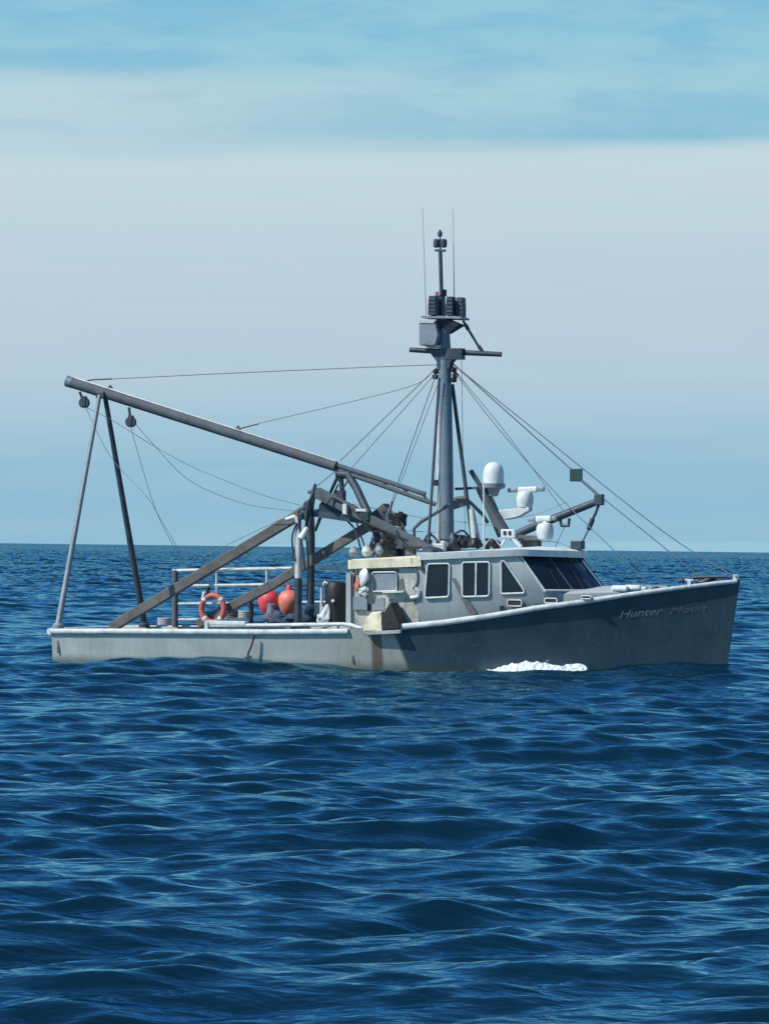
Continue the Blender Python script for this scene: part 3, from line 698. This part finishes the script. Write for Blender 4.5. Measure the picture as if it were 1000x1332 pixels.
# roof-top gear round the mast foot
bm = B(); box(bm, P(570, 712, -1.1), (0.34, 0.2, 0.18)); box(bm, P(562, 718, -1.2), (0.55, 0.2, 0.14)); mk('roof_locker', bm, M['lightsteel'], BOAT, bevel=0.02)
bm = B(); prism(bm, XZ([(592, 695), (606, 697), (612, 712), (592, 712)], 0.5), 0.2, 0.9); mk('roof_locker', bm, M['steel'], BOAT, bevel=0.02)
bm = B(); lump(bm, P(552, 712, -0.9), (0.16, 0.14, 0.09), 0.2, 31); lump(bm, P(575, 707, -0.5), (0.15, 0.14, 0.08), 0.25, 32); mk('rope_heap', bm, M['lightsteel'], BOAT, smooth=True)
bm = B(); lump(bm, P(559, 718, -1.35), (0.30, 0.2, 0.13), 0.25, 33); lump(bm, P(589, 704, -0.9), (0.1, 0.1, 0.16), 0.3, 34); mk('chain_heap', bm, M['dark'], BOAT, smooth=True)
# bent pipe bracket across the mast
bm = B(); tube(bm, [P(539, 714, -0.9), P(538, 688, -0.9), P(547, 679, -0.9), P(590, 653, -0.6), P(598, 649, -0.5), P(607, 650, -0.4), P(613, 655, -0.3), P(628, 670, -0.1), P(634, 680, 0)], 0.042, 10); mk('bent_pipe_bracket', bm, M['steel'], BOAT, smooth=True)
bm = B(); beam(bm, P(589, 658, -0.55), P(608, 652, -0.4), 0.12, 0.18); lump(bm, P(599, 648.5, -0.5), (0.15, 0.1, 0.06), 0.2, 9); mk('block_tackle', bm, M['darkgrey'], BOAT)

def line_part(name, pts, r_, mat, par=None):
    bm = B(); tube(bm, smooth_line([P(*p) for p in pts]), r_, 7); mk(name, bm, M[mat], par or BOAT, smooth=True)
for pts in ([(408, 640, -1.1), (402, 655, -1.15), (398, 690, -1.1), (401, 730, -1.1), (399, 780, -1.1)],
            [(416, 645, -1.1), (425, 655, -1.2), (432, 648, -1.15), (446, 655, -1.1)],
            [(470, 670, -1.1), (480, 690, -1.15), (500, 693, -1.1), (505, 718, -1.0)],
            [(460, 664, -1.1), (476, 679, -1.15), (498, 690, -1.15), (530, 703, -1.1)],
            [(386, 680, -1.1), (380, 700, -1.1), (383, 730, -1.1)],
            [(515, 690, -1.1), (528, 708, -1.1), (548, 712, -1.1)],
            [(440, 630, -0.1), (434, 645, -0.1), (438, 660, -0.1)]):
    line_part('hydraulic_hose', pts, 0.022, 'black', GAN)
for px, py in ((145, 506), (312, 556)):
    bm = B(); c_ = bt.lerp(bj, (px - 89) / 348) + Vector((0, 0, 0.10)); tube(bm, smooth_line([c_ + Vector((-.07, 0, 0)), c_ + Vector((0, 0, .12)), c_ + Vector((.07, 0, -.02))]), 0.022, 8); mk('boom_eye', bm, M['dark'], BOOM)

panel('wall_shadow_strip', [(587, 752), (592, 752), (620, 798), (612, 802)], -HW, M['darkgrey'], 0.012, HOUSE)  # thin dark strip on the wall, standing in for a diagonal cast shadow
rg = random.Random(21)
for px, py, y in ((484, 712, -.3), (506, 700, -.6), (512, 716, -.7), (527, 712, -.4), (534, 716, -.8), (541, 708, .2), (556, 706, -.4), (594, 710, -.7), (508, 682, .1), (622, 708, -.2), (634, 709, .2)):
    bm = B(); c_ = P(px, py, y); w_ = rg.uniform(.05, .10)
    if rg.random() < .5:
        lathe(bm, [(w_, -.12), (w_ * 1.2, -.03), (w_ * .7, .0), (w_ * .7, .10), (w_ * 1.1, .12), (w_ * 1.1, .16)], c_, 12)
    else:
        box(bm, c_, (w_ * 2.2, w_ * 1.8, .18), Matrix.Rotation(rg.uniform(-.5, .5), 3, 'Y')); tube(bm, [c_, c_ + Vector((rg.uniform(-.1, .1), 0, .24))], .025, 6)
    mk('deck_machinery', bm, M[rg.choice(['dark', 'darkgrey', 'steel', 'brown'])], BOAT, bevel=0.01)
for pts in ([(478, 722, -.8), (486, 700, -.8), (500, 705, -.7), (512, 722, -.7)], [(500, 660, 0), (512, 668, -.2), (520, 676, -.2), (530, 700, -.3), (534, 718, -.3)],
            [(545, 716, -1), (556, 696, -.8), (566, 700, -.7), (572, 712, -.7)], [(586, 700, -.4), (600, 690, -.3), (612, 700, -.3), (620, 712, -.3)],
            [(450, 676, -.9), (462, 690, -.9), (470, 718, -.9)], [(396, 660, -1.1), (388, 668, -1.1), (392, 700, -1.05), (396, 740, -1.05)]):
    line_part('loose_hose', pts, 0.024, 'dark', GAN)
for px, py, r_, m_ in ((300, 802, .16, 'brown'), (318, 803, .13, 'wirelight'), (214, 812, .15, 'wirelight')):
    bm = B(); c_ = P(px, py, 0.3)
    for k in range(4): tube(bm, [c_ + Vector((r_ * math.cos(a), r_ * math.sin(a), .045 * k)) for a in np.linspace(0, 6.28, 20)], 0.026, 6, False)
    o_ = mk('rope_coil', bm, M[m_], BOAT, smooth=True)

# ------------------------------------------------------------------ radars, dome, horn
bm = B(); beam(bm, P(612, 612, 0.1), P(667, 702, 0.1), 0.10, 0.09); mk('radar_arm', bm, M['dark'], BOAT)
bm = B(); prism(bm, XZ([(618, 634), (634, 633), (662, 697), (648, 699), (632, 662)], 0.2), 0.14, 0.26); beam(bm, P(592, 636, 0.2), P(632, 634, 0.2), 0.08, 0.06); RA = mk('radar_bracket', bm, M['steel'], BOAT)
bm = B(); c = P(641.5, 629, 0.2); k = 1 / 55
lathe(bm, [(0.245, 0.0), (0.247, 0.20), (0.235, 0.31), (0.20, 0.405), (0.13, 0.475), (0.05, 0.505), (0, 0.51)], c, 28); DM = mk('satellite_dome', bm, M['white'], BOAT, smooth=True)
bm = B(); lathe(bm, [(0.10, -0.30), (0.16, -0.14), (0.27, -0.10), (0.285, 0.0), (0.2, 0.005)], c, 24); mk('dome_base', bm, M['panel'], DM, smooth=True)
def radar(pxc, pyb, px0, px1, py, y, tilt=0.0):
    c = P(pxc, pyb, y)
    bm = B(); lathe(bm, [(0.10, -0.20), (0.17, -0.16), (0.20, -0.03), (0.20, 0.10), (0.16, 0.19), (0.06, 0.22), (0.05, 0.30)], c, 22); r = mk('radar_scanner', bm, M['white'], BOAT, smooth=True)
    a, b = P(px0, py + 2.0, y), P(px1, py, y)
    bm = B(); beam(bm, a.lerp(b, .28), a.lerp(b, .82), 0.13, 0.14); mk('scanner_bar', bm, M['white'], r, bevel=0.04)
    bm = B(); beam(bm, a, a.lerp(b, .279), 0.10, 0.10); mk('scanner_tip', bm, M['panel'], r, bevel=0.03)
    bm = B(); beam(bm, a.lerp(b, .821), b, 0.10, 0.11); mk('scanner_tip', bm, M['panel'], r, bevel=0.03)
radar(682.5, 651, 660, 708, 636, 0.3); radar(708.5, 692, 686, 724, 674, -0.5)
bm = B(); prism(bm, XZ([(648, 664), (690, 660), (690, 664), (676, 672), (657, 676)], 0.3), 0.15, 0.45); mk('radar_shelf', bm, M['lightsteel'], BOAT, bevel=0.01)
bm = B(); prism(bm, XZ([(676, 696), (716, 697), (714, 702), (676, 704)], -0.4), -0.6, -0.2); box(bm, P(690, 708, -0.3), (0.42, 0.35, 0.18)); mk('radar_shelf', bm, M['darkgrey'], BOAT, bevel=0.01)
bm = B(); tube(bm, [P(620, 710, 0), P(617, 690, 0), P(613, 662, 0)], [0.12, 0.10, 0.06], 12); mk('white_cowl', bm, M['white'], BOAT, smooth=True)
bm = B(); tube(bm, [P(629, 712, -0.5), P(629, 627, -0.5)], 0.02, 8); mk('short_antenna', bm, M['white'], BOAT)
bm = B(); c = P(661, 694, -0.8); box(bm, c, (0.34, 0.12, 0.20)); tube(bm, [c, P(652, 710, -0.8)], 0.04, 8); tube(bm, [c, P(678, 712, -0.8)], 0.05, 8); HR = mk('twin_horn', bm, M['white'], BOAT, bevel=0.02)
for dx in (-0.07, 0.05):
    bm = B(); box(bm, c + Vector((dx, -0.07, 0.01)), (0.06, 0.02, 0.09)); mk('horn_mouth', bm, M['black'], HR)
for px, w in ((603, 0.16), (614, 0.16), (643, 0.17)):
    bm = B(); lump(bm, P(px, 707, -0.6), (w, 0.2, 0.12), 0.25, px); mk('roof_bundle', bm, M['black'], BOAT, smooth=True)
bm = B(); tube(bm, [P(628, 712, -0.9), P(640, 697, -0.9), P(652, 712, -0.9)], 0.015, 6); mk('roof_handrail', bm, M['lightsteel'], BOAT)
# forward boom with tackle
bm = B(); a, b = P(670, 696, 0), P(782, 650, 0); tube(bm, [a, a.lerp(b, .25) + Vector((0, 0, 0.02)), b], [0.09, 0.10, 0.085], 12)
FB = mk('forward_boom', bm, M['dark'], BOAT, smooth=True)
bm = B(); box(bm, P(779, 650, 0), (0.2, 0.2, 0.26)); mk('boom_head', bm, M['dark'], FB, bevel=0.02)
bm = B(); tube(bm, [P(779, 655, 0), P(774, 668, 0), P(770, 676, 0)], 0.035, 8); tube(bm, [P(770.5, 675, 0), P(765, 689, 0)], 0.06, 8); tube(bm, [P(765, 689, 0), P(756, 707, 0)], 0.018, 8); lathe(bm, [(0, -.06), (0.05, 0), (0, .06)], P(773.5, 669, 0), 8); mk('boom_tackle', bm, M['dark'], FB, smooth=True)
bm = B(); box(bm, P(751, 709, -0.2), (0.27, 0.3, 0.2)); mk('winch_box', bm, M['dark'], BOAT, bevel=0.02)
bm = B(); tube(bm, [P(728, 675, 0), P(730, 684, 0), P(739, 684, 0), P(740, 674, 0)], 0.04, 8); mk('boom_hook', bm, M['dark'], FB, smooth=True)
bm = B(); box(bm, P(749, 618, 0), (0.30, 0.06, 0.30)); mk('radar_reflector', bm, M['green'], BOAT, bevel=0.01)

# ------------------------------------------------------------------ standing and running rigging
def wire(pts, r=0.010, mat='wire', s=0.0):
    r = r * 1.15
    v = smooth_line([P(*p) for p in pts])
    if len(v) == 2 and s: v = sag(v[0], v[1], s)
    bm = B(); tube(bm, v, r, 6); mk('rigging_wire', bm, M[mat], BOAT)
wire([(568, 476, 0), (548, 475, 0), (330, 484, 0), (142, 493, 0)], 0.011)
wire([(145, 492.5, 0), (118, 494, 0), (107, 499, 0)], 0.025)
wire([(566, 479, 0), (540, 500, 0), (450, 524, 0), (335, 551, 0)], 0.009)
wire([(336, 551, 0), (308, 558, 0)], 0.022)
wire([(568, 478, -.1), (442, 600, -.1)]); wire([(568, 484, .2), (458, 608, .2)], 0.008)
wire([(567, 487, -.3), (516, 632, -.8), (509, 660, -.9)], 0.011); wire([(510, 652, -.9), (506, 668, -.9)], 0.03); wire([(569, 500, .3), (506, 668, .2)], 0.007)
wire([(590, 474, 0), (743, 611, 0)], 0.014); wire([(756, 625, 0), (779, 645, 0)], 0.030)
wire([(592, 476, .1), (700, 563, .1), (860, 690, .1), (958, 752, .0)], 0.011)
wire([(786, 650, 0), (868, 716, 0), (912, 752, 0)], 0.011, 'wire')
wire([(593, 487, -.1), (650, 560, -.3), (722, 641, -.5), (795, 713, -.7), (851, 766, -.75)], 0.009)
wire([(592, 483, .1), (660, 566, .1), (735, 668, 0)], 0.007); wire([(600, 462, .1), (602, 590, .1), (605, 702, .1)], 0.006)
wire([(744, 712, .2), (722, 705, .2), (700, 704, .2)], 0.006)
wire([(735, 684, 0), (727, 700, 0), (722, 712, 0)], 0.007)
# lines falling from the stern boom blocks
def pix_curve(pts, y0, y1, r=0.007, mat='wire'):
    n = len(pts); v = smooth_line([P(a, b, y0 + (y1 - y0) * i / (n - 1)) for i, (a, b) in enumerate(pts)])
    bm = B(); tube(bm, v, r, 6); mk('rigging_wire', bm, M[mat], BOAT)
pix_curve([(111, 528), (128, 565), (150, 602), (190, 645), (215, 685), (245, 737)], 0, 1.2, 0.007, 'wirelight')
pix_curve([(170, 553), (180, 590), (198, 650), (215, 690), (240, 735)], 0, 1.2, 0.007)
pix_curve([(113, 530), (150, 549), (200, 580), (250, 607), (300, 628), (345, 645), (390, 657)], 0, 0.8, 0.007)
pix_curve([(176, 551), (205, 584), (240, 620), (280, 642), (330, 658), (388, 665)], 0, 0.6, 0.008)
pix_curve([(226, 742), (262, 725), (330, 692), (372, 672), (398, 654)], 1.6, 0.9, 0.008)
pix_curve([(410, 634), (425, 622), (440, 610)], -0.8, 0, 0.01)
pix_curve([(455, 655), (500, 664), (560, 676)], -0.2, 0, 0.008)
pix_curve([(520, 690), (560, 692), (600, 693)], 0.2, 0.2, 0.008)
pix_curve([(590, 678), (640, 684)], 0.4, 0.4, 0.007)
pix_curve([(660, 676), (700, 668), (740, 652)], 0.3, 0.2, 0.006)

# ------------------------------------------------------------------ pipe rail on the far quarter
FY = 1.72
bm = B()
tube(bm, [P(225, 742.5, FY), P(283, 741, FY), P(370, 739.5, FY), P(452, 738, FY)], 0.045, 10)
RAIL = mk('handrail', bm, M['guard'], BOAT, smooth=True)
for (a, b, r) in (((245, 762, FY), (442, 759, FY), 0.035), ((230, 785.5, FY), (424, 783, FY), 0.03), ((230, 806, FY), (396, 804.5, FY), 0.03)):
    bm = B(); tube(bm, [P(*a), P(*b)], r, 8); mk('rail_bar', bm, M['guard'], RAIL, smooth=True)
for px, py0, py1, r, mt_ in ((228, 742, 816, 0.08, 'steel'), (282, 741, 816, 0.03, 'lightsteel'), (347, 740, 812, 0.03, 'lightsteel'), (407, 739, 812, 0.035, 'steel'), (327, 768, 816, 0.06, 'dark')):
    bm = B(); tube(bm, [P(px, py1, FY), P(px, py0, FY)], r, 10); mk('rail_post', bm, M[mt_], RAIL, smooth=True)

# ------------------------------------------------------------------ loose things on board (top level)
BR = Matrix.Rotation(YAW, 3, 'Z')
def thing(name, label, cat, c, group=None):
    o = bpy.data.objects.new(name, None); COL.objects.link(o)
    o.location = BM @ Vector(c); o.rotation_euler = (0, 0, YAW); o['label'] = label; o['category'] = cat
    if group: o['group'] = group
    return o
def single(name, bm, mat, c, label, cat, group=None, smooth=True, bevel=0):
    o = mk(name, bm, mat, None, smooth, bevel); o.location = BM @ Vector(c); o.rotation_euler = (0, 0, YAW)
    o['label'] = label; o['category'] = cat
    if group: o['group'] = group
    return o
c = P(277, 792, -0.85)
t_ = thing('life_ring', 'faded orange life ring in front of the sloping beams on the stern deck', 'life ring', c)
bm = B(); n = 40
rr = [Vector((0.29 * math.cos(a), 0, 0.32 * math.sin(a))) for a in np.linspace(0, 2 * math.pi, n + 1)]
tube(bm, rr, 0.07, 12, False); mk('ring_body', bm, M['ring'], t_, smooth=True)
for a in (0.8, 2.36, 3.93, 5.5):
    bm = B(); tube(bm, [Vector((0.29 * math.cos(q), 0, 0.32 * math.sin(q))) for q in np.linspace(a - 0.12, a + 0.12, 5)], 0.076, 12); mk('ring_band', bm, M['white'], t_, smooth=True)
bm = B(); tube(bm, [Vector((-0.15, 0, 0.30)), Vector((-0.12, 0, 0.52))], 0.05, 8); mk('ring_bracket', bm, M['black'], t_)
bm = B(); tube(bm, [Vector((-.25, -.02, .22)), Vector((-.2, -.05, .40))], 0.045, 8); mk('ring_light', bm, M['white'], t_)
def buoy(px, py, y, r, mat, label):
    o = thing('net_buoy', label, 'buoy', P(px, py, y), 'inflated buoys on the stern rail')
    bm = B(); lathe(bm, [(0.0, -r * 1.5), (r * .35, -r * 1.35), (r * .74, -r * .85), (r, -r * .1), (r * .96, r * .35), (r * .72, r * .78), (r * .3, r * 1.0), (0, r * 1.02)], (0, 0, 0), 26)
    mk('buoy_body', bm, M[mat], o, smooth=True)
    bm = B(); lathe(bm, [(0.07, 0), (0.07, 0.1), (0.05, 0.13)], (0, 0, r * .97), 12); mk('buoy_eye', bm, M['black' if mat == 'red' else 'red'], o, smooth=True)
buoy(349.5, 781, 1.2, 0.27, 'red', 'bright red round buoy beside the paler orange buoy')
buoy(376, 782, 1.15, 0.27, 'orange', 'pale orange round buoy next to the gantry post')
bm = B(); lump(bm, (0, 0, 0), (0.20, 0.25, 0.26), 0.22, 41); single('netting_heap', bm, M['net'], P(355, 799, 0.6), 'mauve grey heap of netting in front of the red buoy', 'netting')
bm = B(); lump(bm, (0, 0, 0), (0.32, 0.3, 0.16), 0.3, 42); lump(bm, (-.3, 0, -.02), (0.25, 0.3, 0.13), 0.3, 43); single('netting_heap', bm, M['bluenet'], P(383, 806, 0.4), 'dark blue heap of netting below the pale orange buoy', 'netting')
bm = B(); lump(bm, (0, 0, 0), (0.28, 0.3, 0.26), 0.35, 44); single('netting_heap', bm, M['bluenet'], P(407, 799, 0.6), 'dark heap of rope and netting between the gantry post and the black outboard', 'netting')
# black oilskin-covered hauler by the shelter
o = thing('covered_outboard', 'black covered machine standing on deck against the aft end of the shelter', 'machine', P(437, 812, -0.6))
bm = B(); lathe(bm, [(0.22, 0.0), (0.23, 0.35), (0.26, 0.55), (0.27, 0.85), (0.22, 0.98), (0.08, 1.02)], (0, 0, 0), 18); mk('machine_cover', bm, M['black'], o, smooth=True)
bm = B(); lathe(bm, [(0.0, 0), (0.04, 0.01), (0.0, .03)], (0.02, -0.265, 0.55), 10, Vector((0, -1, 0))); mk('machine_badge', bm, M['white'], o)
bm = B(); tube(bm, [Vector((-0.34, -.1, 0.2)), Vector((-0.33, -.1, 0.85)), Vector((-0.25, -.1, 1.0)), Vector((-0.17, -.1, 0.95))], 0.035, 8); mk('tiller_pipe', bm, M['lightsteel'], o, smooth=True)
bm = B(); lump(bm, (0, 0, 0), (0.13, 0.12, 0.22), 0.35, 51); lump(bm, (-.1, 0, -.12), (0.16, 0.12, 0.12), 0.35, 52); single('rope_sack', bm, M['white'], P(424, 799, -0.8), 'cream crumpled sack slumped against the black covered machine', 'sack')
for i, (px, py, m_, lb) in enumerate(((460, 718.5, 'floatgrey', 'grey round float at the aft end of the shelter roof'), (477, 717.5, 'float', 'pale round float in the middle of three on the shelter roof'), (493.5, 716, 'floatgrey', 'small pale float nearest the dark stacks on the shelter roof'))):
    r = (0.12, 0.13, 0.10)[i]; bm = B(); lathe(bm, [(0, -r), (r * .7, -r * .72), (r, 0), (r * .7, r * .72), (0.05, r * .98), (0.05, r * 1.15)], (0, 0, 0), 18)
    single('net_float', bm, M[m_], P(px, py, -1.2), lb, 'float', 'round floats on the shelter roof')
bm = B(); tube(bm, [Vector((-.2, 0, 0)), Vector((-.16, 0, 0)), Vector((.16, 0, 0)), Vector((.2, 0, 0))], [0.05, 0.085, 0.085, 0.05], 12)
single('fender', bm, M['white'], P(806, 766, -0.9), 'white fender lying on the trunk cabin, nearer the windscreen', 'fender', 'white fenders on the foredeck')
bm = B(); tube(bm, [Vector((-.2, 0, 0)), Vector((-.16, 0, 0)), Vector((.16, 0, 0)), Vector((.2, 0, 0))], [0.05, 0.08, 0.08, 0.05], 12)
single('fender', bm, M['white'], P(822, 765, -0.8), 'white fender lying on the trunk cabin, nearer the bow', 'fender', 'white fenders on the foredeck')

# ------------------------------------------------------------------ sea
def waves():
    rng = np.random.RandomState(11); W_ = []
    bands = [(20, 11, 8, 0.030), (11, 5.5, 18, 0.036), (5.5, 2.6, 28, 0.056), (2.6, 1.2, 36, 0.088), (1.2, 0.55, 60, 0.130), (0.55, 0.26, 60, 0.105)]
    for l0, l1, n, srms in bands:
        for _ in range(n):
            lam = math.exp(rng.uniform(math.log(l1), math.log(l0))); k = 2 * math.pi / lam
            th = R(-78) + rng.normal(0, R(20 if lam > 2.6 else 27))
            a = srms * math.sqrt(2.0 / n) / k * rng.uniform(0.6, 1.35)
            W_.append((lam, k * math.cos(th), k * math.sin(th), a, rng.uniform(0, 6.283)))
    return W_
WV = waves()
def sea(X, Y, spacing):
    Z = np.zeros_like(X); DX = np.zeros_like(X); DY = np.zeros_like(X)
    for lam, kx, ky, a, ph in WV:
        w = np.clip(lam / (2.6 * spacing) - 1.0, 0, 1)
        if w.max() <= 0: continue
        rows = np.where(w > 0)[0]; lo, hi = rows[0], rows[-1] + 1
        th = kx * X[lo:hi] + ky * Y[lo:hi] + ph; aw = a * w[lo:hi, None] * (np.interp(Y[lo:hi, :1], [140, 500], [1.0, 1.7]) if lam > 2.6 else 1.0); kk = math.hypot(kx, ky)
        Z[lo:hi] += aw * np.cos(th); s = aw * np.sin(th)
        DX[lo:hi] -= 0.5 * kx / kk * s; DY[lo:hi] -= 0.5 * ky / kk * s
    return X + DX, Y + DY, Z
def grid_mesh(name, X, Y, Z, mat):
    nr, nc = X.shape; co = np.stack([X, Y, Z], -1).reshape(-1, 3).astype(np.float32)
    me = bpy.data.meshes.new(name); me.vertices.add(nr * nc); me.vertices.foreach_set('co', co.ravel())
    i = np.arange(nr - 1)[:, None] * nc + np.arange(nc - 1)[None, :]
    q = np.stack([i, i + 1, i + nc + 1, i + nc], -1).reshape(-1, 4)
    me.loops.add(q.size); me.loops.foreach_set('vertex_index', q.ravel().astype(np.int32))
    me.polygons.add(len(q)); me.polygons.foreach_set('loop_start', np.arange(0, q.size, 4, dtype=np.int32))
    me.polygons.foreach_set('use_smooth', np.ones(len(q), dtype=bool))
    me.update(calc_edges=True); me.validate(); me.materials.append(mat)
    o = bpy.data.objects.new(name, me); COL.objects.link(o); return o
def water_material():
    m = bpy.data.materials.new('sea_water'); m.use_nodes = True; nt = m.node_tree; g = N(nt); b = nt.nodes['Principled BSDF']
    ge = g.new('ShaderNodeNewGeometry'); v = ge.outputs['Position']
    n0 = g.noise(g.mapping(v, (0.05, 0.03, 0)), 1.0, 3, 0.5)
    c = g.mix(g.ramp(n0, [(0.35, 0.0), (0.65, 1.0)]), (0.0014, 0.0125, 0.0225), (0.0022, 0.0175, 0.030))
    vm = g.mapping(v, (0.78, 1.25, 1.0), rot=(0, 0, R(8)))
    h1 = g.noise(vm, 2.0, 3, 0.5, 0.1); h2 = g.noise(vm, 7.0, 2, 0.5, 0.2)
    b1 = g.new('ShaderNodeBump'); b1.inputs['Strength'].default_value = 1.0; b1.inputs['Distance'].default_value = 0.06; g.link(h1, b1.inputs['Height'])
    b2 = g.new('ShaderNodeBump'); b2.inputs['Strength'].default_value = 1.0; b2.inputs['Distance'].default_value = 0.010; g.link(h2, b2.inputs['Height'])
    g.link(b1.outputs[0], b2.inputs['Normal'])
    # unresolved ripples of the far sea, as slopes
    vn = g.new('ShaderNodeTexNoise'); g.link(g.mapping(v, (0.8, 1.2, 1)), vn.inputs['Vector']); vn.inputs['Scale'].default_value = 1.1; vn.inputs['Detail'].default_value = 3
    sy = g.new('ShaderNodeSeparateXYZ'); g.link(v, sy.inputs[0])
    wt = g.math('MULTIPLY', g.math('DIVIDE', g.math('SUBTRACT', sy.outputs['Y'], 70.0), 250.0, clamp=True), 2.5)
    off = g.new('ShaderNodeVectorMath', _operation='SUBTRACT'); g.link(vn.outputs['Color'], off.inputs[0]); off.inputs[1].default_value = (0.5, 0.5, 0.5)
    o2 = g.new('ShaderNodeVectorMath', _operation='MULTIPLY'); g.link(off.outputs[0], o2.inputs[0]); o2.inputs[1].default_value = (1, 1, 0)
    o3 = g.new('ShaderNodeVectorMath', _operation='SCALE'); g.link(o2.outputs[0], o3.inputs[0]); g.link(wt, o3.inputs['Scale'])
    o4 = g.new('ShaderNodeVectorMath', _operation='ADD'); g.link(b2.outputs[0], o4.inputs[0]); g.link(o3.outputs[0], o4.inputs[1])
    o5 = g.new('ShaderNodeVectorMath', _operation='NORMALIZE'); g.link(o4.outputs[0], o5.inputs[0]); nrm = o5.outputs[0]
    fr = g.new('ShaderNodeFresnel'); fr.inputs['IOR'].default_value = 1.34; g.link(nrm, fr.inputs['Normal'])
    df = g.new('ShaderNodeBsdfDiffuse'); g.link(c, df.inputs['Color'])
    gl = g.new('ShaderNodeBsdfGlossy'); gl.inputs['Color'].default_value = (0.42, 0.83, 1.0, 1); gl.inputs['Roughness'].default_value = 0.08; g.link(nrm, gl.inputs['Normal'])
    mx = g.new('ShaderNodeMixShader'); g.link(fr.outputs[0], mx.inputs[0]); g.link(df.outputs[0], mx.inputs[1]); g.link(gl.outputs[0], mx.inputs[2])
    nt.nodes.remove(b); out = [n for n in nt.nodes if n.type == 'OUTPUT_MATERIAL'][0]; g.link(mx.outputs[0], out.inputs[0])
    return m
rowsY = [14.0]
while rowsY[-1] < 1500: rowsY.append(rowsY[-1] * 1.0018)
while rowsY[-1] < 12000: rowsY.append(rowsY[-1] * 1.004)
rowsY = np.array(rowsY)
dense = np.linspace(math.tan(R(-8.2)), math.tan(R(8.2)), 520)
side_ = np.tan(np.radians(np.linspace(8.8, 60, 34)))
cols = np.concatenate([-side_[::-1], dense, side_])
X = rowsY[:, None] * cols[None, :]; Y = np.repeat(rowsY[:, None], len(cols), 1)
sp = np.maximum(np.gradient(rowsY), rowsY * (dense[1] - dense[0])) * np.interp(rowsY, [60, 250], [1.0, 0.33])
X, Y, Z = sea(X, Y, sp)
# swell lifting under the bow
bw_ = BM @ Vector((stem_bot.x - 0.5, -2.2, 0))
qw_ = BM @ P(240, 860, -3.4)
Z = Z + 0.20 * np.exp(-((X - qw_.x) / 2.2) ** 2 - ((Y - qw_.y) / 1.6) ** 2)
Z = Z - 0.015 + 0.27 * np.exp(-((X - bw_.x) / 2.6) ** 2 - ((Y - bw_.y) / 3.0) ** 2)
SEA = grid_mesh('water', X, Y, Z, water_material()); SEA['kind'] = 'structure'

# white water thrown off the side
from mathutils import noise as mn
def foam():
    rnd = random.Random(5); bm = B(); nx, ny = 300, 46
    xa, xb = P(616, 866, -2.0).x, P(752, 866, -2.0).x
    PF = lambda q: float(np.interp(q, [0, 0.1, 0.3, 0.45, 0.55, 0.7, 0.9, 0.97, 1.0], [-0.05, 0.05, 0.10, 0.17, 0.20, 0.15, 0.15, 0.08, -0.10]))
    pts = np.zeros((nx + 1, ny + 1, 2)); wx = pts.copy()
    for i in range(nx + 1):
        x = xa + (xb - xa) * i / nx; y0 = hull_pt((x - XS) / LTOP, 0.1).y + 0.05
        for j in range(ny + 1):
            y = y0 - 0.50 * j / ny; w = BM @ Vector((x, y, 0)); pts[i, j] = (x, y); wx[i, j] = (w.x, w.y)
    _, _, zz = sea(wx[:, :, 0], wx[:, :, 1], np.full(nx + 1, 0.05)); V = []
    for i in range(nx + 1):
        row = []; pf = PF(i / nx)
        for j in range(ny + 1):
            x, y = pts[i, j]; q = j / ny
            n1 = mn.fractal(Vector((x * 2.6, y * 3.4, 1.7)), 1.0, 2.0, 5); n2 = mn.fractal(Vector((x * 11, y * 11, 5.1)), 0.9, 2.1, 5)
            h = pf * (0.75 + 0.8 * n1) * (1 - q) ** 0.6 + 0.035 * n2 * (1 - 0.5 * q) + 0.05 - 0.16 * q ** 2
            row.append(bm.verts.new((x + 0.02 * n2, y + 0.02 * n1, float(zz[i, j]) + 0.045 + h)))
        V.append(row)
    for a, b in zip(V, V[1:]):
        for k in range(ny): bm.faces.new((a[k], a[k + 1], b[k + 1], b[k]))
    for k in range(16):
        s_ = rnd.random(); i = int(s_ * nx); j = rnd.randrange(ny // 2); x, y = pts[i, j]; r = rnd.uniform(0.004, 0.013)
        m = Matrix.Translation((x, y, float(zz[i, j]) + max(0.02, PF(s_)) * (0.9 + abs(rnd.gauss(0, 0.35))))) @ Matrix.Diagonal((rnd.uniform(1, 2.2), 1, 1, 1))
        bmesh.ops.create_icosphere(bm, subdivisions=1, radius=r, matrix=m)
    m = bpy.data.materials.new('sea_foam'); m.use_nodes = True; b = m.node_tree.nodes['Principled BSDF']
    b.inputs['Base Color'].default_value = (0.62, 0.68, 0.70, 1); b.inputs['Roughness'].default_value = 0.9
    b.inputs['Subsurface Weight'].default_value = 0.5; b.inputs['Subsurface Radius'].default_value = (0.05, 0.05, 0.05)
    o = mk('sea_foam', bm, m, None, True); o.location = BOAT.location; o.rotation_euler = BOAT.rotation_euler; o['kind'] = 'stuff'
foam()
